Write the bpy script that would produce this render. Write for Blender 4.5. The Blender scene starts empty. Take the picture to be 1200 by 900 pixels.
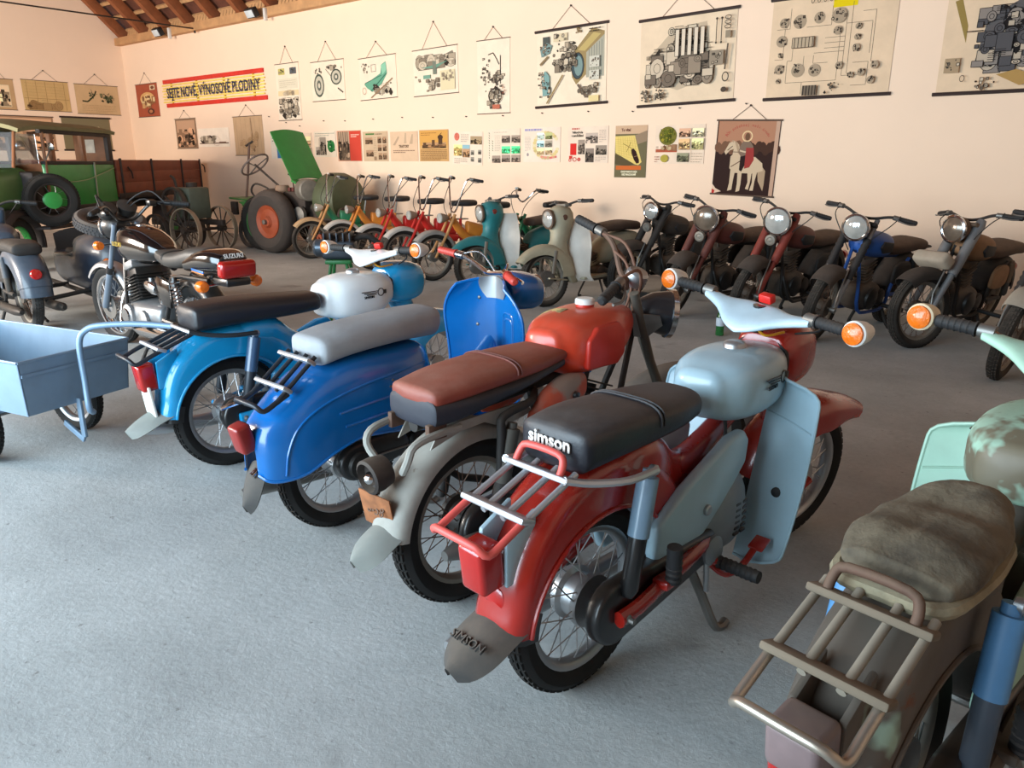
import bpy, bmesh, math, random
from mathutils import Matrix, Vector
PI = math.pi
C = bpy.context.scene.collection
SC = bpy.context.scene
# ------------------------------------------------------------------ camera
FPX, HOR, VPX, CAM_H = 890.0, 190.0, -560.0, 1.42
PITCH = math.atan((450 - HOR) / FPX)
YAW = PI / 2 - math.atan2(600 - VPX, math.hypot(FPX, 450 - HOR))
cam = bpy.data.cameras.new('camera'); camo = bpy.data.objects.new('camera', cam); C.objects.link(camo)
cam.sensor_width = 36.0; cam.lens = FPX / 1200 * 36; cam.clip_start = .02; cam.clip_end = 200
camo.location = (0, 0, CAM_H); camo.rotation_euler = (PI / 2 - PITCH, 0, YAW)
SC.camera = camo
SC.view_settings.view_transform = 'Standard'; SC.view_settings.look = 'None'
SC.view_settings.gamma = 1.0; SC.view_settings.use_curve_mapping = False
SC.view_settings.exposure = 0.58
# ------------------------------------------------------------------ light: overcast sky outside, wide open barn doors behind the camera
world = bpy.data.worlds.new('world'); SC.world = world; world.use_nodes = True
bg = world.node_tree.nodes['Background']
bg.inputs['Color'].default_value = (.62, .80, 1.0, 1); bg.inputs['Strength'].default_value = 1.0
def area(name, loc, rot, sx, sy, power, col):
    l = bpy.data.lights.new(name, 'AREA'); l.shape = 'RECTANGLE'; l.size = sx; l.size_y = sy
    l.energy = power; l.color = col
    o = bpy.data.objects.new(name, l); C.objects.link(o); o.location = loc; o.rotation_euler = rot
    return o
# both sit inside the openings of the wall behind the camera (y -2.8 .. -2.5): cool open sky, and warmer-tinted daylight at the far end
area('doorway_front_offscreen', (-4.25, -2.6, 1.85), (math.radians(86), 0, 0), 6.4, 3.3, 500, (.68, .87, 1.0))
area('window_front_offscreen', (-11.2, -2.6, 2.15), (math.radians(96), 0, 0), 3.4, 2.0, 760, (1.0, .90, .79))

WALL_Y, LEFT_X, PLATE_Z = 8.9, -18.29, 3.9
def ray(u, v):
    x = (u - 600) / FPX; y = (v - 450) / FPX
    f = math.cos(PITCH) - y * math.sin(PITCH); up = -math.sin(PITCH) - y * math.cos(PITCH)
    return Vector((-math.sin(YAW) * f + math.cos(YAW) * x, math.cos(YAW) * f + math.sin(YAW) * x, up))
def on_plane(u, v, ax, val):
    d = ray(u, v); o = Vector((0, 0, CAM_H))
    return o + d * ((val - o[ax]) / d[ax])
def G(u, v, z=0): return on_plane(u, v, 2, z)
# ------------------------------------------------------------------ materials
MATS = {}
def lin(c): return tuple(((x / 12.92) if x <= .04045 else ((x + .055) / 1.055) ** 2.4) for x in c)
def rgb(r, g, b): return lin((r / 255, g / 255, b / 255))
def mat(name, col, rough=.5, metal=0.0, coat=0.0, dust=0.0, dustcol=(150, 130, 110), rust=0.0, rustcol=(105, 58, 34), vary=.12, bump=0.0, bscale=60, nscale=7, trans=0.0, spec=.5, rustscale=5, two=None):
    if name in MATS: return MATS[name]
    m = bpy.data.materials.new(name); m.use_nodes = True; nt = m.node_tree; N = nt.nodes; L = nt.links
    p = N['Principled BSDF']; tc = N.new('ShaderNodeTexCoord')
    p.inputs['Roughness'].default_value = rough; p.inputs['Metallic'].default_value = metal
    p.inputs['Coat Weight'].default_value = coat; p.inputs['Coat Roughness'].default_value = .12
    p.inputs['Specular IOR Level'].default_value = spec
    if trans: p.inputs['Transmission Weight'].default_value = trans
    def noise(sc, det=4, ro=.6):
        n = N.new('ShaderNodeTexNoise'); n.inputs['Scale'].default_value = sc; n.inputs['Detail'].default_value = det
        n.inputs['Roughness'].default_value = ro; L.new(tc.outputs['Object'], n.inputs['Vector']); return n
    def mapr(src, a, b, c=0, d=1):
        r = N.new('ShaderNodeMapRange'); r.inputs[1].default_value = a; r.inputs[2].default_value = b
        r.inputs[3].default_value = c; r.inputs[4].default_value = d; L.new(src, r.inputs[0]); return r.outputs[0]
    def mix(fac, a, b):
        x = N.new('ShaderNodeMix'); x.data_type = 'RGBA'; L.new(fac, x.inputs[0])
        for s, v in ((6, a), (7, b)):
            if isinstance(v, tuple): x.inputs[s].default_value = (*v[:3], 1)
            else: L.new(v, x.inputs[s])
        return x.outputs[2]
    c = lin(tuple(v / 255 for v in col))
    n1 = noise(nscale)
    lo = tuple(x * (1 - vary) for x in c); hi = tuple(min(1, x * (1 + vary)) for x in c)
    cur = mix(mapr(n1.outputs[0], .3, .7), lo, hi)
    rr = None
    if two:
        n4 = noise(two[1]); cur = mix(mapr(n4.outputs[0], two[2], two[3]), cur, rgb(*two[0]))
    if rust:
        n2 = noise(rustscale, 8, .7); rm = mapr(n2.outputs[0], .72 - rust * .4, .78 - rust * .4)
        cur = mix(rm, cur, rgb(*rustcol)); rr = mapr(rm, 0, 1, rough, .85)
    if dust:
        g = N.new('ShaderNodeNewGeometry'); s = N.new('ShaderNodeSeparateXYZ'); L.new(g.outputs['Normal'], s.inputs[0])
        n3 = noise(9, 5, .65); a = mapr(s.outputs[2], .05, .95, .05, 1)
        mu = N.new('ShaderNodeMath'); mu.operation = 'MULTIPLY'; L.new(a, mu.inputs[0]); L.new(mapr(n3.outputs[0], .3, .65, .25, 1), mu.inputs[1])
        m2 = N.new('ShaderNodeMath'); m2.operation = 'MULTIPLY'; m2.use_clamp = True; L.new(mu.outputs[0], m2.inputs[0]); m2.inputs[1].default_value = dust
        cur = mix(m2.outputs[0], cur, rgb(*dustcol)); rr = mapr(m2.outputs[0], 0, 1, rough, .9)
    L.new(cur, p.inputs['Base Color'])
    if rr is not None: L.new(rr, p.inputs['Roughness'])
    if bump:
        nb = noise(bscale, 5); b = N.new('ShaderNodeBump'); b.inputs['Strength'].default_value = bump; b.inputs['Distance'].default_value = .01
        L.new(nb.outputs[0], b.inputs['Height']); L.new(b.outputs[0], p.inputs['Normal'])
    MATS[name] = m
    return m
def print_mat():
    if 'print' in MATS: return MATS['print']
    m = bpy.data.materials.new('print'); m.use_nodes = True; nt = m.node_tree
    a = nt.nodes.new('ShaderNodeVertexColor'); a.layer_name = 'ink'; p = nt.nodes['Principled BSDF']
    nt.links.new(a.outputs[0], p.inputs['Base Color']); p.inputs['Roughness'].default_value = .8
    p.inputs['Specular IOR Level'].default_value = .15
    MATS['print'] = m; return m
# ------------------------------------------------------------------ mesh builder
def cat(pts, k, closed=False):
    pts = [Vector(p) for p in pts]; n = len(pts); out = []
    rng = range(n if closed else n - 1)
    for i in rng:
        p1, p2 = pts[i], pts[(i + 1) % n]
        p0 = pts[i - 1] if (i > 0 or closed) else p1 * 2 - p2
        p3 = pts[(i + 2) % n] if (i + 2 < n or closed) else p2 * 2 - p1
        for j in range(k):
            t = j / k
            out.append(.5 * ((2 * p1) + (p2 - p0) * t + (2 * p0 - 5 * p1 + 4 * p2 - p3) * t * t + (3 * p1 - p0 - 3 * p2 + p3) * t ** 3))
    if not closed: out.append(pts[-1])
    return out
class MB:
    def __init__(s, M=None): s.v = []; s.f = []; s.M = M
    def add(s, vs, fs):
        o = len(s.v)
        s.v += [(s.M @ Vector(v)) if s.M else Vector(v) for v in vs]
        s.f += [tuple(i + o for i in f) for f in fs]; return s
    def box(s, c, size, rot=None, bev=0, seg=2):
        bm = bmesh.new(); bmesh.ops.create_cube(bm, size=1)
        bmesh.ops.scale(bm, vec=size, verts=bm.verts)
        if bev: bmesh.ops.bevel(bm, geom=bm.edges[:], offset=bev, segments=seg, affect='EDGES', profile=.5)
        R = (Matrix.Rotation(rot[2], 3, 'Z') @ Matrix.Rotation(rot[1], 3, 'Y') @ Matrix.Rotation(rot[0], 3, 'X')) if rot else Matrix.Identity(3)
        bm.verts.index_update()
        vs = [R @ v.co + Vector(c) for v in bm.verts]; fs = [tuple(v.index for v in f.verts) for f in bm.faces]
        bm.free(); return s.add(vs, fs)
    def tube(s, pts, r, n=8, smooth=0, closed=False, caps=True, flat=1.0):
        pts = [Vector(p) for p in pts]; rs = list(r) if isinstance(r, (list, tuple)) else [r] * len(pts)
        if smooth:
            rv = cat([(a, 0, 0) for a in rs], smooth, closed); rs = [max(a.x, 1e-4) for a in rv]; pts = cat(pts, smooth, closed)
        m = len(pts); T = []
        for i in range(m):
            a = pts[i - 1] if (i > 0 or closed) else pts[i]; b = pts[(i + 1) % m] if (i < m - 1 or closed) else pts[i]
            t = b - a; T.append(t.normalized() if t.length > 1e-9 else Vector((1, 0, 0)))
        up = Vector((0, 0, 1)) if abs(T[0].z) < .9 else Vector((0, 1, 0))
        nrm = T[0].cross(up).normalized(); vs = []
        for i in range(m):
            nrm = (nrm - T[i] * nrm.dot(T[i])); nrm = nrm.normalized() if nrm.length > 1e-6 else T[i].orthogonal().normalized()
            b = T[i].cross(nrm)
            for k in range(n):
                a = 2 * PI * k / n; vs.append(pts[i] + nrm * (rs[i] * math.cos(a)) + b * (rs[i] * flat * math.sin(a)))
        fs = []
        for i in range(m if closed else m - 1):
            j = (i + 1) % m
            for k in range(n):
                l = (k + 1) % n; fs.append((i * n + k, i * n + l, j * n + l, j * n + k))
        if caps and not closed:
            fs.append(tuple(range(n - 1, -1, -1))); fs.append(tuple((m - 1) * n + k for k in range(n)))
        return s.add(vs, fs)
    def lathe(s, prof, c=(0, 0, 0), axis=(0, 1, 0), n=24, closed=False, caps=True):
        ax = Vector(axis).normalized(); u = ax.orthogonal().normalized(); w = ax.cross(u); c = Vector(c); vs = []; fs = []
        m = len(prof)
        for (r, t) in prof:
            for k in range(n):
                a = 2 * PI * k / n; vs.append(c + ax * t + u * (r * math.cos(a)) + w * (r * math.sin(a)))
        for i in range(m if closed else m - 1):
            j = (i + 1) % m
            for k in range(n):
                l = (k + 1) % n; fs.append((i * n + k, i * n + l, j * n + l, j * n + k))
        if caps and not closed:
            if prof[0][0] > 1e-5: fs.append(tuple(range(n - 1, -1, -1)))
            if prof[-1][0] > 1e-5: fs.append(tuple((m - 1) * n + k for k in range(n)))
        return s.add(vs, fs)
    def loft(s, rings, caps=True, closed_ring=True):
        n = len(rings[0]); vs = [p for r in rings for p in r]; fs = []
        for i in range(len(rings) - 1):
            for k in range(n if closed_ring else n - 1):
                l = (k + 1) % n; fs.append((i * n + k, i * n + l, (i + 1) * n + l, (i + 1) * n + k))
        if caps and closed_ring: fs.append(tuple(range(n - 1, -1, -1))); fs.append(tuple((len(rings) - 1) * n + k for k in range(n)))
        return s.add(vs, fs)
    def body(s, st, k=4, seg=20, dome=(0, 0), y=0):
        # stations (x, z centre, half width, half height up, exponent, half height down)
        q = []
        for a in st:
            a = list(a) + [2.6, None][len(a) - 4:] if len(a) < 6 else list(a)
            if a[5] is None: a[5] = a[3]
            q.append(a)
        A = cat([(a[0], a[1], a[2]) for a in q], k); B = cat([(a[3], a[4], a[5]) for a in q], k)
        ring = lambda x, z, w, h, n, d: [(x, y + w * math.copysign(abs(math.cos(t)) ** (2 / n), math.cos(t)), z + (h if math.sin(t) >= 0 else d) * math.copysign(abs(math.sin(t)) ** (2 / n), math.sin(t))) for t in [2 * PI * (i + .5) / seg for i in range(seg)]]
        rs = [ring(a.x, a.y, max(a.z, .001), max(b.x, .001), max(b.y, 1.2), max(b.z, .001)) for a, b in zip(A, B)]
        a, b = A[0], B[0]
        if dome[0]: rs = [ring(a.x - dome[0] * math.sqrt(1 - f * f), a.y, a.z * f, b.x * f, b.y, b.z * f) for f in (.08, .35, .62, .82, .95)] + rs
        a, b = A[-1], B[-1]
        if dome[1]: rs = rs + [ring(a.x + dome[1] * math.sqrt(1 - f * f), a.y, a.z * f, b.x * f, b.y, b.z * f) for f in (.95, .82, .62, .35, .08)]
        return s.loft(rs)
    def prism(s, out, a, b, plane='xz', bev=0, seg=2):
        mp = {'xz': lambda p, t: (p[0], t, p[1]), 'xy': lambda p, t: (p[0], p[1], t), 'yz': lambda p, t: (t, p[0], p[1])}[plane]
        bm = bmesh.new(); A = [bm.verts.new(mp(p, a)) for p in out]; B = [bm.verts.new(mp(p, b)) for p in out]; n = len(out)
        bm.faces.new(A[::-1]); bm.faces.new(B)
        for i in range(n): bm.faces.new((A[i], A[(i + 1) % n], B[(i + 1) % n], B[i]))
        bmesh.ops.recalc_face_normals(bm, faces=bm.faces)
        if bev:
            cap = [e for e in bm.edges if abs(mp(e.verts[0].co, 0)[0]) < 1e9 and len(e.link_faces) == 2 and e.calc_face_angle(0) > .6]
            bmesh.ops.bevel(bm, geom=cap, offset=bev, segments=seg, affect='EDGES', profile=.5)
        bmesh.ops.triangulate(bm, faces=[f for f in bm.faces if len(f.verts) > 4])
        bm.verts.index_update()
        vs = [v.co.copy() for v in bm.verts]; fs = [tuple(v.index for v in f.verts) for f in bm.faces]; bm.free()
        return s.add(vs, fs)
    def sheet(s, fn, nu, nv, th=.004):
        P = [[Vector(fn(i / nu, j / nv)) for j in range(nv + 1)] for i in range(nu + 1)]
        def nr(i, j):
            a = P[min(i + 1, nu)][j] - P[max(i - 1, 0)][j]; b = P[i][min(j + 1, nv)] - P[i][max(j - 1, 0)]
            c = a.cross(b); return c.normalized() if c.length > 1e-12 else Vector((0, 0, 1))
        top = [P[i][j] + nr(i, j) * th / 2 for i in range(nu + 1) for j in range(nv + 1)]
        bot = [P[i][j] - nr(i, j) * th / 2 for i in range(nu + 1) for j in range(nv + 1)]
        w = nv + 1; o = len(top); fs = []
        for i in range(nu):
            for j in range(nv):
                a = i * w + j; fs.append((a, a + w, a + w + 1, a + 1)); fs.append((o + a, o + a + 1, o + a + w + 1, o + a + w))
        edge = [j for j in range(nv)] + [i * w + nv for i in range(nu)] + [nu * w + nv - j for j in range(nv)] + [(nu - i) * w for i in range(nu)]
        for i in range(len(edge)):
            a, b = edge[i], edge[(i + 1) % len(edge)]; fs.append((a, b, o + b, o + a))
        return s.add(top + bot, fs)
    def fender(s, c, R, a0, a1, w, d, k=.04, th=.004, na=22, y=0, wf=None, df=None, Rf=None):
        rings = []
        for i in range(na + 1):
            t = i / na; a = math.radians(a0 + (a1 - a0) * t)
            W = w * (wf(t) if wf else 1); D = d * (df(t) if df else 1); RR = R + (Rf(t) if Rf else 0); K = min(k, D)
            o = [(W, -D)] + [(W * math.copysign(abs(math.cos(p)) ** .8, math.cos(p)), -K + K * math.sin(p) ** .8) for p in [PI * j / 10 for j in range(11)]] + [(-W, -D)]
            inn = [(max(abs(q[0]) - th, 0) * (1 if q[0] > 0 else -1), q[1] - th) for q in o][::-1]
            inn[0] = (inn[0][0], -D); inn[-1] = (inn[-1][0], -D)
            rings.append([(c[0] + (RR + q[1]) * math.cos(a), y + q[0], c[1] + (RR + q[1]) * math.sin(a)) for q in o + inn])
        return s.loft(rings)
    def build(s, name, m, parent=None, ang=38, smooth=True):
        me = bpy.data.meshes.new(name); me.from_pydata([tuple(v) for v in s.v], [], s.f); me.validate()
        bm = bmesh.new(); bm.from_mesh(me); bmesh.ops.recalc_face_normals(bm, faces=bm.faces); bm.to_mesh(me); bm.free()
        if smooth:
            me.shade_smooth(); me.set_sharp_from_angle(angle=math.radians(ang))
        me.materials.append(m)
        return obj(name, me, parent)
def obj(name, me, parent=None):
    o = bpy.data.objects.new(name, me); C.objects.link(o)
    if parent: o.parent = parent
    return o
def tag(o, label, cat_, group=None):
    o['label'] = label; o['category'] = cat_
    if group: o['group'] = group
    return o
def thing(name, label, cat_, loc, rz=0.0, group=None, lean=0.0):
    o = bpy.data.objects.new(name, None); C.objects.link(o); o.empty_display_size = .1
    o.location = loc; o.rotation_euler = (lean, 0, rz)
    return tag(o, label, cat_, group)
def structure(o): o['kind'] = 'structure'; return o
def text_mesh(name, body, size, m, parent, M, extrude=.0006, align='CENTER', sx=1.0, bold=0.0):
    cu = bpy.data.curves.new(name, 'FONT'); cu.body = body; cu.size = size; cu.align_x = align; cu.align_y = 'CENTER'; cu.extrude = extrude
    cu.resolution_u = 2; cu.offset = bold
    t = bpy.data.objects.new('tmp', cu); C.objects.link(t)
    dg = bpy.context.evaluated_depsgraph_get(); me = bpy.data.meshes.new_from_object(t.evaluated_get(dg))
    bpy.data.objects.remove(t); bpy.data.curves.remove(cu)
    me.name = name; me.transform(M @ Matrix.Diagonal((sx, 1, 1, 1))); me.materials.clear(); me.materials.append(m)
    return obj(name, me, parent)
def frame(o, ex, ey):                     # local x, y axes -> matrix for text
    ex = Vector(ex).normalized(); ey = Vector(ey); ez = ex.cross(ey).normalized(); ey = ez.cross(ex)
    return Matrix(((ex.x, ey.x, ez.x, o[0]), (ex.y, ey.y, ez.y, o[1]), (ex.z, ey.z, ez.z, o[2]), (0, 0, 0, 1)))
# ------------------------------------------------------------------ room shell
def wall_mat(name, col):
    m = mat(name, col, .9, vary=.03, nscale=.7, bump=.12, bscale=14, spec=.2); return m
M_WALL = wall_mat('limewash', (246, 218, 192)); M_LEFT = M_WALL
def floor_mat():
    m = bpy.data.materials.new('concrete'); m.use_nodes = True; nt = m.node_tree; N = nt.nodes; L = nt.links; p = N['Principled BSDF']
    tc = N.new('ShaderNodeTexCoord')
    def noise(sc, det, ro=.6):
        n = N.new('ShaderNodeTexNoise'); n.inputs['Scale'].default_value = sc; n.inputs['Detail'].default_value = det; n.inputs['Roughness'].default_value = ro
        L.new(tc.outputs['Object'], n.inputs['Vector']); return n.outputs[0]
    def ramp(src, stops):
        r = N.new('ShaderNodeValToRGB'); e = r.color_ramp.elements
        while len(e) < len(stops): e.new(.5)
        for q, (pp, c) in zip(e, stops): q.position = pp; q.color = (*c, 1)
        L.new(src, r.inputs[0]); return r.outputs[0]
    def mix(f, a, b, mode='MIX'):
        x = N.new('ShaderNodeMix'); x.data_type = 'RGBA'; x.blend_type = mode
        if isinstance(f, float): x.inputs[0].default_value = f
        else: L.new(f, x.inputs[0])
        L.new(a, x.inputs[6])
        if isinstance(b, tuple): x.inputs[7].default_value = (*b, 1)
        else: L.new(b, x.inputs[7])
        return x.outputs[2]
    base = ramp(noise(1.3, 6, .65), [(.3, rgb(156, 159, 158)), (.7, rgb(186, 189, 188))])
    fine = ramp(noise(38, 6, .75), [(.35, (.78, .78, .78)), (.6, (1, 1, 1))])
    c = mix(.55, base, fine, 'MULTIPLY')
    # old oil spots and pits
    oil = ramp(noise(1.9, 3, .5), [(.66, (0, 0, 0)), (.74, (.5, .5, .5))]); pits = ramp(noise(26, 5, .6), [(.28, (.75, .75, .75)), (.36, (0, 0, 0))]); c = mix(pits, c, rgb(118, 116, 112))
    c = mix(oil, c, rgb(92, 86, 82))
    L.new(c, p.inputs['Base Color']); p.inputs['Roughness'].default_value = .82; p.inputs['Specular IOR Level'].default_value = .3
    b = N.new('ShaderNodeBump'); b.inputs['Strength'].default_value = .3; b.inputs['Distance'].default_value = .012
    a2 = N.new('ShaderNodeMath'); a2.operation = 'MULTIPLY_ADD'; L.new(noise(5, 10, .78), a2.inputs[0]); a2.inputs[1].default_value = 2; L.new(noise(46, 6, .75), a2.inputs[2])
    L.new(a2.outputs[0], b.inputs['Height']); L.new(b.outputs[0], p.inputs['Normal'])
    return m
FRONT_Y, RIGHT_X, MID_Y = -2.5, 4.6, 3.2
TANP = .95
RIDGE = PLATE_Z + .1 + (WALL_Y - MID_Y) * TANP
structure(MB().box(((LEFT_X + RIGHT_X) / 2, (WALL_Y + FRONT_Y) / 2, -.1), (RIGHT_X - LEFT_X + .6, WALL_Y - FRONT_Y + .6, .2)).build('floor', floor_mat()))
structure(MB().box(((LEFT_X + RIGHT_X) / 2, WALL_Y + .15, PLATE_Z / 2), (RIGHT_X - LEFT_X, .3, PLATE_Z)).build('wall_back', M_WALL))
gable = [(FRONT_Y, 0), (WALL_Y, 0), (WALL_Y, PLATE_Z + .3), (MID_Y, RIDGE + .3), (FRONT_Y, PLATE_Z + .3)]
structure(MB().prism(gable, LEFT_X - .3, LEFT_X, 'yz').build('wall_left', M_LEFT))
structure(MB().prism(gable, RIGHT_X, RIGHT_X + .3, 'yz').build('wall_right', M_LEFT))
# wall behind the camera: a wide doorway and one window
fw = MB()
def fbox(x0, x1, z0, z1): fw.box(((x0 + x1) / 2, FRONT_Y - .15, (z0 + z1) / 2), (x1 - x0, .3, z1 - z0))
fbox(LEFT_X, RIGHT_X, 3.65, PLATE_Z)
xs = [(LEFT_X, -13.0), (-9.4, -7.6), (-.9, RIGHT_X)]
for a, b in xs: fbox(a, b, 0, 3.65)
fbox(-13.0, -9.4, 0, 1.0); fbox(-13.0, -9.4, 3.3, 3.65)
structure(fw.build('wall_front', M_LEFT))
# roof: plate, rafters, battens, tiles
M_RAFT = mat('rafter_wood', (150, 88, 52), .75, vary=.25, nscale=5, bump=.2); M_PLATE = mat('plate_wood', (196, 150, 104), .8, vary=.2, nscale=4, bump=.2)
M_BAT = mat('batten_wood', (206, 160, 112), .8, vary=.2, nscale=6); M_TILE = mat('roof_tile', (104, 62, 46), .85, vary=.3, nscale=6)
structure(MB().box(((LEFT_X + RIGHT_X) / 2, WALL_Y - .02, PLATE_Z + .07), (RIGHT_X - LEFT_X, .22, .15), bev=.006).build('trim_1', M_PLATE))
ceil = bpy.data.objects.new('ceiling', None); C.objects.link(ceil); structure(ceil)
pa = math.atan(TANP); slope_len = (WALL_Y + .3 - MID_Y) / math.cos(pa)
rm = MB().box((0, 0, 0), (.13, slope_len, .2), bev=.006); rme = None
def slope_pt(y, off=0.0, back=True):      # point on the underside line of the back roof slope, off = metres along its normal (up)
    n = Vector((0, math.sin(pa), math.cos(pa))); p = Vector((0, y, PLATE_Z + .12 + (WALL_Y - y) * TANP)) + n * off
    return p
def place(o, x, y0, y1, off):
    p = (slope_pt(y0, off) + slope_pt(y1, off)) / 2; o.location = (x, p.y, p.z); o.rotation_euler = (-pa, 0, 0)
ro = rm.build('rafter', M_RAFT, ceil); rme = ro.data
place(ro, LEFT_X + .1, MID_Y, WALL_Y + .3, .1)
x = LEFT_X + .1
while x < RIGHT_X - .9:
    x += .93; o = obj('rafter', rme, ceil); place(o, x, MID_Y, WALL_Y + .3, .1)
bme = None
i = 0; y = WALL_Y + .2
while y > MID_Y:
    if bme is None:
        o = MB().box((0, 0, 0), (RIGHT_X - LEFT_X, .06, .05)).build('batten', M_BAT, ceil); bme = o.data
    else: o = obj('batten', bme, ceil)
    place(o, (LEFT_X + RIGHT_X) / 2, y, y, .225); y -= .24
o = MB().box((0, 0, 0), (RIGHT_X - LEFT_X + .6, slope_len, .03)).build('roof_tiles', M_TILE, ceil); place(o, (LEFT_X + RIGHT_X) / 2, MID_Y, WALL_Y + .3, .28)
o = MB().box((0, 0, 0), (RIGHT_X - LEFT_X + .6, slope_len, .03)).build('roof_tiles', M_TILE, ceil)
p = slope_pt((MID_Y + WALL_Y + .3) / 2, .28); o.location = ((LEFT_X + RIGHT_X) / 2, 2 * MID_Y - p.y, p.z); o.rotation_euler = (pa, 0, 0)
# short boards closing the gap between the rafters above the plate
bo = None; xx = LEFT_X + .25
while xx < RIGHT_X - .3:
    for k in range(5):
        if bo is None: o = MB().box((0, 0, 0), (.085, .02, .16)).build('eaves_board', M_BAT, ceil); bo = o.data
        else: o = obj('eaves_board', bo, ceil)
        o.location = (xx + .07 + k * .105, WALL_Y + .06, PLATE_Z + .22); o.rotation_euler = (-.3, 0, random.Random(int(xx * 10) + k).uniform(-.05, .05))
    xx += .93
    if xx > -9: break
M_IRON = mat('dark_iron', (62, 54, 48), .6, .6, vary=.2)
rod = MB().tube([(-15.0, WALL_Y, PLATE_Z + .03), (-15.0, FRONT_Y, PLATE_Z + .03)], .014, 6); rod.tube([(-15.0, WALL_Y - .1, PLATE_Z - .05), (-15.0, WALL_Y - .1, PLATE_Z + .14)], .02, 6)
tag(rod.build('tie_rod', M_IRON), 'thin dark iron tie rod spanning the barn under the rafters', 'tie rod')
# two small floodlights screwed to the plate
M_BLK = mat('black_plastic', (22, 22, 24), .45); M_WHT = mat('white_plastic', (228, 226, 220), .4)
for k, xq in enumerate((-16.05, -12.75)):
    t = thing('floodlight', ['small black floodlight on the wall plate close to the gable corner', 'small black floodlight on the wall plate above the slogan banner'][k], 'lamp', (xq, WALL_Y - .26, PLATE_Z + .0), 0, 'floodlights on the wall plate')
    MB().box((0, -.03, .05), (.26, .1, .16), (.5, 0, 0), .012).build('housing', M_BLK, t)
    MB().box((0, -.085, .02), (.22, .012, .12), (.5, 0, 0), .004).build('glass', mat('lamp_glass', (205, 215, 220), .15), t)
    MB().box((.2, .1, .02), (.05, .06, .2), None, .006).build('bracket', M_WHT, t)
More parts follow.
